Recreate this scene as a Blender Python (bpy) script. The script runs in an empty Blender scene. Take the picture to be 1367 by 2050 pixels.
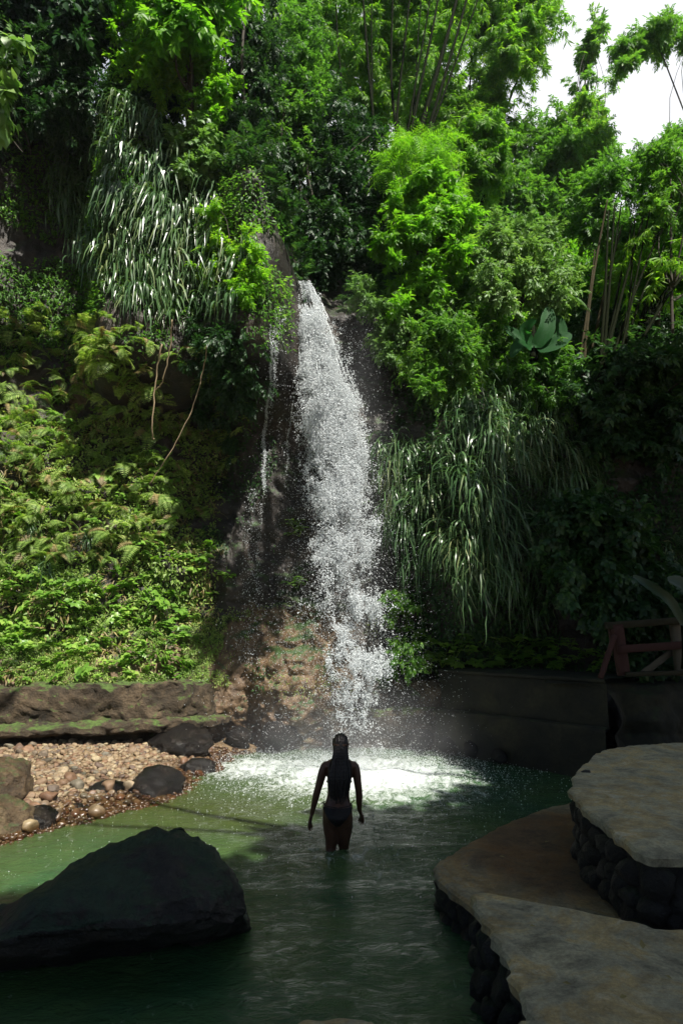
import bpy, bmesh, math, random
import numpy as np
from mathutils import Vector, Matrix

random.seed(7)
RNG = np.random.default_rng(11)
scene = bpy.context.scene
COL = scene.collection
R = math.radians

# ------------------------------------------------------------------ camera
CAM = np.array([0.0, 0.0, 2.2]); PITCH = R(9.35); F = 1367.0
cp, sp = math.cos(PITCH), math.sin(PITCH)
cd = bpy.data.cameras.new('camera'); cam = bpy.data.objects.new('camera', cd); COL.objects.link(cam)
cd.sensor_fit = 'VERTICAL'; cd.sensor_height = 36; cd.sensor_width = 24; cd.lens = 24.0
cd.clip_start = 0.05; cd.clip_end = 800
cam.location = CAM; cam.rotation_euler = (R(90) + PITCH, 0, 0)
scene.camera = cam

def ray(px, py):
    x = (px - 683.5) / F; y = (1025 - py) / F
    return np.array([x, cp - y * sp, sp + y * cp])
def at(px, py, Y):
    d = ray(px, py); return CAM + d * (Y / d[1])
def gnd(px, py, z=0.0):
    d = ray(px, py); return CAM + d * ((z - CAM[2]) / d[2])

SUN = np.array([0.28, -0.52, 0.81]); SUN /= np.linalg.norm(SUN)

# ------------------------------------------------------------------ noise
def _h(ix, iy, iz, s):
    n = (ix * 374761393 + iy * 668265263 + iz * 2147483647 + s * 974711) & 0xffffffff
    n = ((n ^ (n >> 13)) * 1274126177) & 0xffffffff
    n = (n ^ (n >> 16)) & 0xffffff
    return n / float(0xffffff)
def vnoise(P, s=0):
    P = np.asarray(P, float); i = np.floor(P).astype(np.int64); f = P - i; f = f * f * (3 - 2 * f)
    r = 0
    for dx in (0, 1):
        for dy in (0, 1):
            for dz in (0, 1):
                w = (f[..., 0] if dx else 1 - f[..., 0]) * (f[..., 1] if dy else 1 - f[..., 1]) * (f[..., 2] if dz else 1 - f[..., 2])
                r = r + w * _h(i[..., 0] + dx, i[..., 1] + dy, i[..., 2] + dz, s)
    return r * 2 - 1
def fbm(P, o=4, s=0):
    P = np.asarray(P, float); r = 0; a = 1; t = 0
    for k in range(o):
        r = r + a * vnoise(P * (2.03 ** k) + 17.3 * k, s + k); t += a; a *= .5
    return r / t
def sm(x, a, b):
    t = np.clip((np.asarray(x, float) - a) / (b - a), 0, 1); return t * t * (3 - 2 * t)

# ------------------------------------------------------------------ object helpers
def tag(o, label=None, cat=None, group=None, kind=None):
    if label: o['label'] = label
    if cat: o['category'] = cat
    if group: o['group'] = group
    if kind: o['kind'] = kind
    return o
def link(o, parent=None):
    COL.objects.link(o)
    if parent is not None: o.parent = parent
    return o
def empty(name, loc=(0, 0, 0)):
    o = bpy.data.objects.new(name, None); o.empty_display_size = .2; COL.objects.link(o); o.location = loc; return o
def npmesh(name, V, Fs, mat=None, smooth=False):
    """V (n,3); Fs list of (m,k) int arrays"""
    V = np.ascontiguousarray(V, np.float32)
    if isinstance(Fs, np.ndarray): Fs = [Fs]
    me = bpy.data.meshes.new(name)
    me.vertices.add(len(V)); me.vertices.foreach_set('co', V.ravel())
    idx = np.concatenate([f.ravel() for f in Fs]).astype(np.int32)
    tot = np.concatenate([np.full(len(f), f.shape[1]) for f in Fs]).astype(np.int32)
    st = np.concatenate([[0], np.cumsum(tot)[:-1]]).astype(np.int32)
    me.loops.add(len(idx)); me.loops.foreach_set('vertex_index', idx)
    me.polygons.add(len(tot)); me.polygons.foreach_set('loop_start', st)
    me.update(calc_edges=True); me.validate()
    if smooth: me.polygons.foreach_set('use_smooth', np.ones(len(me.polygons), bool))
    if mat: me.materials.append(mat)
    return me
def nobj(name, V, Fs, mat, parent=None, smooth=False):
    """object with mesh in WORLD coords, re-based to the parent's location"""
    q = parent
    while q is not None:
        V = np.asarray(V) - np.array(q.location[:]); q = q.parent
    return link(bpy.data.objects.new(name, npmesh(name, V, Fs, mat, smooth)), parent)
def fattr(me, name, vals):
    a = me.attributes.new(name, 'FLOAT', 'POINT'); a.data.foreach_set('value', np.asarray(vals, np.float32))

def nrm(v): return v / np.maximum(np.linalg.norm(v, axis=-1, keepdims=True), 1e-9)
def batch(T, pos, d, up, sc, sx=None):
    TV, TF = T
    pos = np.asarray(pos, float); N = len(pos)
    y = nrm(np.asarray(d, float)); x = nrm(np.cross(y, up)); z = np.cross(x, y)
    sc = np.broadcast_to(np.asarray(sc, float), (N,)); sx = sc if sx is None else sc * sx
    V = pos[:, None, :] + TV[None, :, 0:1] * (x * sx[:, None])[:, None, :] + TV[None, :, 1:2] * (y * sc[:, None])[:, None, :] + TV[None, :, 2:3] * (z * sc[:, None])[:, None, :]
    n = len(TV)
    off = (np.arange(N) * n)[:, None, None]
    return V.reshape(-1, 3), (TF[None] + off).reshape(-1, TF.shape[1])
class Acc:
    def __init__(s): s.V = []; s.F = {}; s.n = 0
    def add(s, V, Fx):
        if len(V) == 0: return
        s.V.append(V)
        Fx = Fx if isinstance(Fx, list) else [Fx]
        for f in Fx: s.F.setdefault(f.shape[1], []).append(f + s.n)
        s.n += len(V)
    def get(s): return np.concatenate(s.V), [np.concatenate(v) for v in s.F.values()]
    def obj(s, name, mat, parent=None, smooth=False):
        V, Fx = s.get(); return nobj(name, V, Fx, mat, parent, smooth)
    def mesh(s, name, mat, smooth=False):
        V, Fx = s.get(); return npmesh(name, V, Fx, mat, smooth)
def rndv(n): return nrm(RNG.normal(size=(n, 3)))

def tube(P, r, n=8, cap=True):
    """tapered tube along points P with radii r"""
    P = np.asarray(P, float); m = len(P); r = np.broadcast_to(np.asarray(r, float), (m,))
    T = np.gradient(P, axis=0); T = nrm(T)
    ref = np.array([0, 1., 0]) if abs(T[0][1]) < .8 else np.array([1., 0, 0])
    A = nrm(np.cross(T, ref)); B = np.cross(T, A)
    a = np.arange(n) / n * 2 * np.pi
    V = P[:, None] + r[:, None, None] * (np.cos(a)[None, :, None] * A[:, None] + np.sin(a)[None, :, None] * B[:, None])
    V = V.reshape(-1, 3)
    i = np.arange(m - 1)[:, None] * n; j = np.arange(n)[None]; k = (j + 1) % n
    Fq = np.stack([i + j, i + k, i + n + k, i + n + j], -1).reshape(-1, 4)
    if cap:
        V = np.vstack([V, P[0], P[-1]]); c0 = len(V) - 2; c1 = c0 + 1
        jj = np.arange(n); kk = (jj + 1) % n; o = (m - 1) * n
        T3 = np.vstack([np.stack([np.full(n, c0), kk, jj], -1), np.stack([np.full(n, c1), o + jj, o + kk], -1)])
        return V, [Fq, T3]
    return V, [Fq]
def curve(pts, n=12):
    pts = np.asarray(pts, float); t = np.linspace(0, len(pts) - 1, n)
    out = []
    for u in t:
        i = min(int(u), len(pts) - 2); f = u - i
        p0 = pts[max(i - 1, 0)]; p1 = pts[i]; p2 = pts[i + 1]; p3 = pts[min(i + 2, len(pts) - 1)]
        out.append(.5 * ((2 * p1) + (-p0 + p2) * f + (2 * p0 - 5 * p1 + 4 * p2 - p3) * f * f + (-p0 + 3 * p1 - 3 * p2 + p3) * f ** 3))
    return np.array(out)

# ------------------------------------------------------------------ materials
def newmat(name):
    m = bpy.data.materials.new(name); m.use_nodes = True; nt = m.node_tree; nt.nodes.clear()
    out = nt.nodes.new('ShaderNodeOutputMaterial'); return m, nt, out
def nd(nt, t, **kw):
    n = nt.nodes.new(t)
    for k, v in kw.items():
        if k in ('operation', 'blend_type', 'data_type', 'noise_dimensions', 'attribute_name', 'feature', 'sky_type'): setattr(n, k, v)
        else: n.inputs[k.replace('_', ' ')].default_value = v
    return n
def ramp(nt, src, stops):
    r = nt.nodes.new('ShaderNodeValToRGB'); el = r.color_ramp.elements
    while len(el) < len(stops): el.new(.5)
    for e, (p, c) in zip(el, stops): e.position = p; e.color = (*c, 1)
    nt.links.new(src, r.inputs[0]); return r.outputs[0]
def noise(nt, scale, detail=4, rough=.55, coord=None, dist=0.0):
    n = nt.nodes.new('ShaderNodeTexNoise'); n.inputs['Scale'].default_value = scale; n.inputs['Detail'].default_value = detail
    n.inputs['Roughness'].default_value = rough; n.inputs['Distortion'].default_value = dist
    if coord is not None: nt.links.new(coord, n.inputs['Vector'])
    return n.outputs[0]
def geo_pos(nt):
    return nt.nodes.new('ShaderNodeNewGeometry').outputs['Position']
def mixc(nt, f, a, b, bt='MIX'):
    m = nt.nodes.new('ShaderNodeMix'); m.data_type = 'RGBA'; m.blend_type = bt
    for s, i in ((f, 0), (a, 6), (b, 7)):
        if hasattr(s, 'links'): nt.links.new(s, m.inputs[i])
        else: m.inputs[i].default_value = (*s, 1) if isinstance(s, tuple) else s
    return m.outputs[2]
def mth(nt, op, a, b=0.0, c=None):
    m = nt.nodes.new('ShaderNodeMath'); m.operation = op
    for i, s in enumerate((a, b, c)):
        if s is None: continue
        if hasattr(s, 'links'): nt.links.new(s, m.inputs[i])
        else: m.inputs[i].default_value = s
    return m.outputs[0]
def bump(nt, h, strength=.5, dist=.05, prev=None):
    b = nt.nodes.new('ShaderNodeBump'); b.inputs['Strength'].default_value = strength; b.inputs['Distance'].default_value = dist
    nt.links.new(h, b.inputs['Height'])
    if prev is not None: nt.links.new(prev, b.inputs['Normal'])
    return b.outputs[0]

def leafmat(name, c1, c2, c3=None, trans=.4, tcol=None, rough=.45, spec=.4):
    m, nt, out = newmat(name)
    g = nt.nodes.new('ShaderNodeNewGeometry'); oi = nt.nodes.new('ShaderNodeObjectInfo')
    nz = noise(nt, .8, 2, coord=g.outputs['Position'])
    v = mth(nt, 'ADD', mth(nt, 'MULTIPLY', g.outputs['Random Per Island'], .55), mth(nt, 'MULTIPLY', nz, .6))
    v = mth(nt, 'ADD', v, mth(nt, 'MULTIPLY', oi.outputs['Random'], .25))
    v = mth(nt, 'SUBTRACT', v, .18)
    col = ramp(nt, v, [(0.0, c1), (.6, c2), (1.0, c3 or c2)])
    p = nt.nodes.new('ShaderNodeBsdfPrincipled'); p.inputs['Roughness'].default_value = rough
    p.inputs['Specular IOR Level'].default_value = spec
    nt.links.new(col, p.inputs['Base Color'])
    t = nt.nodes.new('ShaderNodeBsdfTranslucent')
    tc = mixc(nt, 1.0, col, tcol or (1.7, 1.9, .8), 'MULTIPLY'); nt.links.new(tc, t.inputs['Color'])
    mx = nt.nodes.new('ShaderNodeMixShader'); mx.inputs[0].default_value = trans
    nt.links.new(p.outputs[0], mx.inputs[1]); nt.links.new(t.outputs[0], mx.inputs[2]); nt.links.new(mx.outputs[0], out.inputs[0])
    return m
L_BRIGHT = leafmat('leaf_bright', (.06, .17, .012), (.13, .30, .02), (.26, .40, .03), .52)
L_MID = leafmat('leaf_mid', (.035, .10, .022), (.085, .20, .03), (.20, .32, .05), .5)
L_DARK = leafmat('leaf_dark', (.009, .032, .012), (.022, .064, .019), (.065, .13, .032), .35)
L_BAMBOO = leafmat('leaf_bamboo', (.05, .15, .015), (.14, .29, .02), (.34, .46, .05), .6)
L_FERN = leafmat('leaf_fern', (.06, .13, .025), (.20, .30, .065), (.50, .54, .20), .4, rough=.5)
L_HERB = leafmat('leaf_herb', (.06, .15, .02), (.15, .29, .04), (.32, .44, .09), .35, rough=.38, spec=.45)
L_STRAP = leafmat('leaf_strap', (.03, .08, .03), (.075, .145, .05), (.22, .24, .11), .2, rough=.34, spec=.6)
L_BANANA = leafmat('leaf_banana', (.012, .065, .015), (.018, .09, .02), (.03, .11, .03), .5, rough=.6, spec=.2)
L_BANANA_SHADE = leafmat('leaf_banana_shade', (.008, .028, .012), (.012, .038, .016), (.02, .05, .02), .2, rough=.5)  # shaded copy of the banana leaf, its darkness put into the colour
L_PALE = leafmat('leaf_pale', (.07, .15, .04), (.13, .24, .07), (.22, .32, .10), .35)
L_DRY = leafmat('leaf_dry', (.13, .10, .04), (.24, .19, .08), (.38, .32, .14), .2)

def simplemat(name, base, rough=.8, spec=.3):
    m, nt, out = newmat(name); p = nt.nodes.new('ShaderNodeBsdfPrincipled')
    n1 = noise(nt, 6, 5, coord=geo_pos(nt))
    col = mixc(nt, n1, tuple(c * .55 for c in base), tuple(c * 1.35 for c in base)); nt.links.new(col, p.inputs['Base Color'])
    p.inputs['Roughness'].default_value = rough; p.inputs['Specular IOR Level'].default_value = spec
    nt.links.new(bump(nt, noise(nt, 40, 5, coord=geo_pos(nt)), .4, .01), p.inputs['Normal'])
    nt.links.new(p.outputs[0], out.inputs[0]); return m
M_BARK = simplemat('bark', (.045, .038, .028))
M_CULM = simplemat('bamboo_culm_green', (.008, .011, .004), .8, .05)
M_CULM_DRY = simplemat('bamboo_culm_tan', (.045, .038, .02), .8, .1)
M_ROOT = simplemat('dry_root', (.30, .23, .14))
M_REDWOOD = simplemat('red_painted_wood', (.055, .022, .017), .85)
M_GREYWOOD = simplemat('weathered_wood', (.10, .085, .06), .8)
M_OLIVEWOOD = simplemat('mossy_wood', (.03, .026, .012), .85)

def rockmat(name, cols, moss=None, mosslo=.5, wet=0.0, scale=1.2, rough=.85, bumpd=.06, orange=None, earth=False):
    m, nt, out = newmat(name); p = nt.nodes.new('ShaderNodeBsdfPrincipled'); P = geo_pos(nt)
    n1 = noise(nt, scale, 8, .65, P, .3)
    col = ramp(nt, n1, [(0.3, cols[0]), (.5, cols[1]), (.7, cols[2])])
    n2 = noise(nt, scale * 9, 6, .7, P)
    col = mixc(nt, .55, col, ramp(nt, n2, [(.3, (.25, .25, .25)), (.7, (1.3, 1.3, 1.3))]), 'MULTIPLY')
    if orange: col = mixc(nt, ramp(nt, noise(nt, .55, 4, .6, P), [(.52, (0, 0, 0)), (.66, (1, 1, 1))]), col, orange)
    if earth:
        ea = nt.nodes.new('ShaderNodeAttribute'); ea.attribute_name = 'earth'
        f = ramp(nt, mth(nt, 'ADD', ea.outputs['Fac'], mth(nt, 'MULTIPLY', mth(nt, 'SUBTRACT', noise(nt, 3.2, 6, .7, P), .5), 1.6)), [(.42, (0, 0, 0)), (.62, (1, 1, 1))])
        ec = ramp(nt, noise(nt, 5, 8, .75, P), [(.3, (.035, .02, .011)), (.5, (.11, .068, .036)), (.7, (.26, .175, .10))])
        col = mixc(nt, f, col, ec)
    if moss:
        n3 = noise(nt, scale * 1.3, 6, .7, P, .5)
        g = nt.nodes.new('ShaderNodeNewGeometry'); sx = nt.nodes.new('ShaderNodeSeparateXYZ'); nt.links.new(g.outputs['True Normal'], sx.inputs[0])
        f = mth(nt, 'ADD', n3, mth(nt, 'MULTIPLY', sx.outputs[2], .22))
        f = ramp(nt, f, [(mosslo, (0, 0, 0)), (mosslo + .1, (1, 1, 1))])
        mc = ramp(nt, noise(nt, 14, 4, .6, P), [(.3, moss), (.7, tuple(c * 2.2 for c in moss))])
        col = mixc(nt, f, col, mc)
    nt.links.new(col, p.inputs['Base Color'])
    p.inputs['Roughness'].default_value = rough * (1 - wet) + .12 * wet
    p.inputs['Specular IOR Level'].default_value = .5
    b = bump(nt, n1, .9, bumpd * 3); b = bump(nt, noise(nt, scale * 14, 8, .7, P), .7, bumpd * .5, b)
    nt.links.new(b, p.inputs['Normal']); nt.links.new(p.outputs[0], out.inputs[0]); return m
M_CLIFF = rockmat('cliff_rock', [(.010, .009, .008), (.024, .019, .015), (.06, .042, .028)], (.02, .04, .010), .62, .45, 1.1, earth=True)
M_BOULDER = rockmat('boulder_dark', [(.007, .0065, .006), (.024, .020, .017), (.055, .038, .026)], (.008, .022, .010), .58, .35, 1.6, bumpd=.12)
M_WETROCK = rockmat('wet_rock', [(.004, .004, .0035), (.012, .010, .009), (.04, .03, .022)], None, 0, .9, 4.0, bumpd=.12)
M_OCHROCK = rockmat('ochre_rock', [(.03, .022, .012), (.10, .062, .028), (.22, .16, .08)], (.04, .05, .015), .66, .35, 3.0, bumpd=.12)
M_LEDGE = rockmat('mossy_concrete', [(.016, .012, .006), (.055, .038, .02), (.15, .105, .06)], (.045, .075, .014), .64, 0, 2.8, .9, .08)
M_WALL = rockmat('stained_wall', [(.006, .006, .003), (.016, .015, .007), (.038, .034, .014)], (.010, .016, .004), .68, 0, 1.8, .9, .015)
M_GROUND = rockmat('gravel_earth', [(.08, .055, .03), (.18, .12, .06), (.30, .21, .12)], None, 0, .1, 2.5)
M_STONEWALL = rockmat('masonry_stone', [(.005, .0045, .004), (.013, .011, .009), (.035, .029, .022)], (.008, .014, .005), .68, .35, 4.0)

def concrete():
    m, nt, out = newmat('worn_concrete'); p = nt.nodes.new('ShaderNodeBsdfPrincipled'); P = geo_pos(nt)
    a = noise(nt, 2.2, 8, .7, P, .6); b_ = noise(nt, 4.5, 8, .7, P, .3)
    col = ramp(nt, a, [(.34, (.20, .18, .12)), (.46, (.45, .41, .28)), (.56, (.50, .37, .17)), (.66, (.60, .55, .40))])
    col = mixc(nt, .6, col, ramp(nt, b_, [(.34, (.28, .28, .26)), (.5, (.85, .85, .84)), (.62, (1.25, 1.22, 1.12))]), 'MULTIPLY')
    col = mixc(nt, .5, col, ramp(nt, noise(nt, 38, 8, .85, P), [(.36, (.25, .25, .25)), (.62, (1.35, 1.35, 1.35))]), 'MULTIPLY')
    g = nt.nodes.new('ShaderNodeAttribute'); g.attribute_name = 'damp'
    col = mixc(nt, g.outputs['Fac'], col, mixc(nt, 1.0, col, (.34, .23, .165), 'MULTIPLY'))
    nt.links.new(col, p.inputs['Base Color']); p.inputs['Roughness'].default_value = .85
    bb = bump(nt, a, .5, .04); bb = bump(nt, b_, .6, .02, bb); bb = bump(nt, noise(nt, 40, 8, .8, P), 1.0, .015, bb)
    nt.links.new(bb, p.inputs['Normal']); nt.links.new(p.outputs[0], out.inputs[0]); return m
M_CONC = concrete()

def pebblemat(name, island):
    m, nt, out = newmat(name); p = nt.nodes.new('ShaderNodeBsdfPrincipled')
    if island: v = nt.nodes.new('ShaderNodeNewGeometry').outputs['Random Per Island']
    else: v = nt.nodes.new('ShaderNodeObjectInfo').outputs['Random']
    col = ramp(nt, v, [(0, (.17, .115, .06)), (.2, (.27, .205, .13)), (.35, (.13, .07, .04)), (.5, (.31, .25, .165)), (.65, (.085, .062, .05)), (.78, (.21, .115, .062)), (.9, (.14, .13, .10)), (1, (.38, .31, .19))])
    P = geo_pos(nt)
    col = mixc(nt, .8, col, ramp(nt, noise(nt, 22, 6, .7, P), [(.3, (.4, .38, .35)), (.7, (1.15, 1.1, 1.0))]), 'MULTIPLY')
    # stones right at the waterline are wet, hence darker and glossier
    a = nt.nodes.new('ShaderNodeSeparateXYZ'); nt.links.new(P, a.inputs[0])
    w = ramp(nt, mth(nt, 'ADD', a.outputs[2], mth(nt, 'MULTIPLY', noise(nt, 1.5, 3, .5, P), .12)), [(.13, (1, 1, 1)), (.24, (0, 0, 0))])
    col = mixc(nt, w, col, mixc(nt, 1.0, col, (.30, .22, .16), 'MULTIPLY'))
    nt.links.new(col, p.inputs['Base Color'])
    nt.links.new(mth(nt, 'MULTIPLY_ADD', w, -.5, .7), p.inputs['Roughness'])
    nt.links.new(bump(nt, noise(nt, 50, 5, .7, P), .4, .006), p.inputs['Normal'])
    nt.links.new(p.outputs[0], out.inputs[0]); return m
M_COBBLE = pebblemat('cobble', False); M_PEBBLE = pebblemat('pebbles', True)

def watermat():
    m, nt, out = newmat('pool_water'); p = nt.nodes.new('ShaderNodeBsdfPrincipled'); P = geo_pos(nt)
    g = nt.nodes.new('ShaderNodeAttribute'); g.attribute_name = 'foam'
    s = nt.nodes.new('ShaderNodeAttribute'); s.attribute_name = 'shallow'
    base = ramp(nt, noise(nt, .7, 4, .6, P), [(.35, (.024, .080, .036)), (.65, (.058, .110, .034))])
    base = mixc(nt, s.outputs['Fac'], base, (.044, .058, .016))
    mp = nt.nodes.new('ShaderNodeMapping'); mp.inputs['Scale'].default_value = (1.6, .8, 1); nt.links.new(P, mp.inputs[0])
    fn = noise(nt, 5.0, 10, .72, mp.outputs[0], 1.2)
    f = mth(nt, 'ADD', mth(nt, 'MULTIPLY', g.outputs['Fac'], 1.0), mth(nt, 'MULTIPLY', mth(nt, 'SUBTRACT', fn, .5), 2.6))
    f = ramp(nt, f, [(.30, (0, 0, 0)), (1.0, (1, 1, 1))])
    col = mixc(nt, f, base, (.58, .62, .61)); nt.links.new(col, p.inputs['Base Color'])
    nt.links.new(mth(nt, 'MULTIPLY_ADD', f, .5, .06), p.inputs['Roughness'])
    p.inputs['IOR'].default_value = 1.33; p.inputs['Specular IOR Level'].default_value = .5
    mp2 = nt.nodes.new('ShaderNodeMapping'); mp2.inputs['Scale'].default_value = (1, 1.5, 1); nt.links.new(P, mp2.inputs[0])
    b = bump(nt, noise(nt, 5, 6, .65, mp2.outputs[0], .8), .55, .08); b = bump(nt, noise(nt, 26, 4, .6, mp2.outputs[0], .5), .5, .02, b)
    nt.links.new(b, p.inputs['Normal']); nt.links.new(p.outputs[0], out.inputs[0]); return m
M_WATER = watermat()

def dropmat():
    m, nt, out = newmat('falling_water'); p = nt.nodes.new('ShaderNodeBsdfPrincipled')
    p.inputs['Base Color'].default_value = (.86, .9, .92, 1); p.inputs['Roughness'].default_value = .15
    t = nt.nodes.new('ShaderNodeBsdfTranslucent'); t.inputs[0].default_value = (.86, .9, .92, 1)
    mx = nt.nodes.new('ShaderNodeMixShader'); mx.inputs[0].default_value = .45
    nt.links.new(p.outputs[0], mx.inputs[1]); nt.links.new(t.outputs[0], mx.inputs[2]); nt.links.new(mx.outputs[0], out.inputs[0]); return m
M_DROP = dropmat()

def skin():
    m, nt, out = newmat('brown_skin'); p = nt.nodes.new('ShaderNodeBsdfPrincipled'); P = geo_pos(nt)
    col = mixc(nt, noise(nt, 18, 4, .6, P), (.055, .026, .016), (.09, .043, .026)); nt.links.new(col, p.inputs['Base Color'])
    p.inputs['Roughness'].default_value = .42; p.inputs['Specular IOR Level'].default_value = .35; p.inputs['Subsurface Weight'].default_value = .05
    nt.links.new(bump(nt, noise(nt, 180, 3, .6, P), .15, .002), p.inputs['Normal']); nt.links.new(p.outputs[0], out.inputs[0]); return m
M_SKIN = skin()
M_HAIR = simplemat('black_hair', (.012, .009, .008), .5, .4)
M_BAND = simplemat('brown_hair_band', (.07, .035, .022), .6)
M_BIKINI = simplemat('black_swimwear', (.006, .005, .005), .55, .25)

# ------------------------------------------------------------------ the cliff and the hill
def yb(X): return np.interp(X, [-16, -9, -5.5, -2.6, -1.7, -.8, 0, 1, 1.8, 3, 4.5, 6, 9, 16], [8.0, 10.2, 11.7, 12.7, 13.1, 13.1, 13.2, 13.3, 13.3, 13.0, 12.7, 12.5, 12.3, 12.0])
def ztop(X): return np.interp(X, [-16, -4.5, -3.2, -1.6, -.9, -.2, .6, 1.2, 2.2, 4, 6, 16], [12.6, 12.4, 10.8, 10.4, 8.9, 8.5, 8.6, 8.6, 8.0, 6.4, 5.2, 5.0])
def ycliff(X, z):
    return _yc(X, z) + (1 - sm(X, -2.6, -1.5)) * (.55 * np.clip(np.asarray(z, float) - 1.2, 0, 1.1) - .25)
def _yc(X, z):
    X = np.asarray(X, float); z = np.asarray(z, float)
    Y = yb(X).astype(float)
    wl = 1 - sm(X, -2.9, -1.7)
    Y = Y + wl * .20 * np.clip(z - 1.2, 0, 4.6)
    Y = Y + .10 * sm(z, 1, 9) * 2
    ov = sm(z, 6.1, 7.3) * sm(X, -5.6, -4.2) * (1 - sm(X, -1.8, -.9))
    Y = Y - 1.75 * ov
    cave = sm(z, 5.6, 6.6) * (1 - sm(X, -5.6, -4.4)); Y = Y + .5 * cave
    Y = Y - 1.7 * np.exp(-((X - 2.3) / 1.15) ** 2) * sm(z, 1.3, 3.2) * (1 - sm(z, 5.2, 7.6))
    Y = Y - .75 * np.exp(-((X + .85) / .8) ** 2) * np.exp(-((z - .9) / 1.1) ** 2)
    Y = Y - .5 * np.exp(-((X - .9) / .9) ** 2) * np.exp(-((z - .8) / .6) ** 2)
    Y = Y - .9 * np.exp(-((X + 1.15) / .45) ** 2) * sm(z, 5.8, 7.2)
    P = np.stack([X * .8, z * .8, X * 0 + 3.1], -1)
    Y = Y + .45 * fbm(P, 4, 5) + .16 * fbm(P * 4, 4, 9) - .10 * np.abs(fbm(P * np.array([6, 3.4, 1]), 4, 19))
    Y = Y - .55 * wl * sm(z, 1.3, 2.2) * (1 - sm(z, 5.2, 6.4)) * np.maximum(0, fbm(P * np.array([1.5, 1.9, 1]), 2, 71))
    rk = np.exp(-((X + 1.0) / 1.1) ** 2) * (1 - sm(z, 2.2, 4)); Y = Y - rk * (.30 * np.abs(fbm(P * np.array([3.2, 4.5, 1]), 3, 81)) + .18 * np.abs(fbm(P * np.array([9, 8, 1]), 3, 82)))
    return Y
def hit(px, py):
    d = ray(px, py); t = np.linspace(6, 22, 400) / d[1]
    P = CAM + d * t[:, None]
    m = (P[:, 1] >= ycliff(P[:, 0], P[:, 2])) & (P[:, 2] < ztop(P[:, 0]) + .6)
    return P[np.argmax(m)] if m.any() else None

def build_cliff():
    nu, nv, nh = 760, 420, 90
    X = np.linspace(-15, 15, nu)
    V = []
    for k in range(nv):
        z = -1.0 + (ztop(X) + 1.0) * k / (nv - 1)
        V.append(np.stack([X, ycliff(X, z), z], -1))
    top = V[-1]
    slope = np.interp(X, [-10, -1, 0, 1, 3, 8], [1.0, .95, .85, .8, .45, .3])
    for k in range(1, nh + 1):
        dist = (k / nh) ** 1.6 * 60
        P = top.copy(); P[:, 1] = top[:, 1] + dist
        rise = slope * 14 * (1 - np.exp(-dist / 14))
        P[:, 0] = top[:, 0] * (1 + dist * .08)
        P[:, 2] = top[:, 2] + rise + .5 * fbm(np.stack([P[:, 0] * .4, P[:, 1] * .4, P[:, 0] * 0], -1), 3, 2) * min(1, dist / 2)
        V.append(P)
    V = np.concatenate(V); n = nu; m = nv + nh
    i = np.arange(m - 1)[:, None] * n; j = np.arange(n - 1)[None]
    Fq = np.stack([i + j, i + j + 1, i + n + j + 1, i + n + j], -1).reshape(-1, 4)
    o = nobj('hillside', V, Fq, M_CLIFF, smooth=True); tag(o, kind='structure')
    e = .95 * np.exp(-((V[:, 0] + .9) / 1.25) ** 4) * (1 - sm(V[:, 2], 2.1, 3.0)) + .8 * (1 - sm(V[:, 2], 1.6, 2.4)) * (1 - sm(V[:, 0], -2.2, -1.5)) + .6 * np.exp(-((V[:, 0] + 5.4) / .7) ** 2 - ((V[:, 2] - 7) / 1.0) ** 2)  # earth tone; its mask also puts the sunlit zone into the rock colour
    fattr(o.data, 'earth', np.clip(e, 0, 1))
build_cliff()

def grid(x0, x1, y0, y1, nx, ny, fz):
    X, Y = np.meshgrid(np.linspace(x0, x1, nx), np.linspace(y0, y1, ny)); Z = fz(X, Y)
    V = np.stack([X, Y, Z], -1).reshape(-1, 3)
    i = np.arange(ny - 1)[:, None] * nx; j = np.arange(nx - 1)[None]
    return V, np.stack([i + j, i + j + 1, i + nx + j + 1, i + nx + j], -1).reshape(-1, 4)
V, Fq = grid(-120, 120, -120, 120, 60, 60, lambda X, Y: X * 0 - 1.3)
tag(nobj('ground', V, Fq, M_GROUND), kind='structure')
def bank_behind(X, Y):
    return -1.2 + 2.0 * sm(-Y, -.6, 1.2) + 1.2 * sm(-Y, 3, 9) + .15 * fbm(np.stack([X, Y, X * 0], -1), 3, 4)
V, Fq = grid(-16, 16, -14, 1.0, 120, 70, bank_behind)
tag(nobj('path_ground', V, Fq, M_GROUND, smooth=True), kind='structure')

# gravel bank
def shoreX(Y): return np.interp(Y, [4, 5, 6, 7, 7.7, 8.9, 10, 11, 12, 13], [-8.4, -6.9, -5.1, -3.9, -3.3, -2.35, -2.05, -1.9, -1.85, -1.2])
def bankz(X, Y):
    d = shoreX(Y) - X
    return np.clip(np.where(d < 0, d * .30, d * .15), -.6, .16) + .10 * sm(d, .6, 2.5) + .05 * sm(Y, 9, 11.5) * sm(d, .1, .6) + .035 * fbm(np.stack([X * 2, Y * 2, X * 0], -1), 3, 8)
V, Fq = grid(-14, -.6, 3, 13.4, 200, 160, bankz)
tag(nobj('gravel_bank_ground', V, Fq, M_GROUND, smooth=True), kind='structure')

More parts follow.
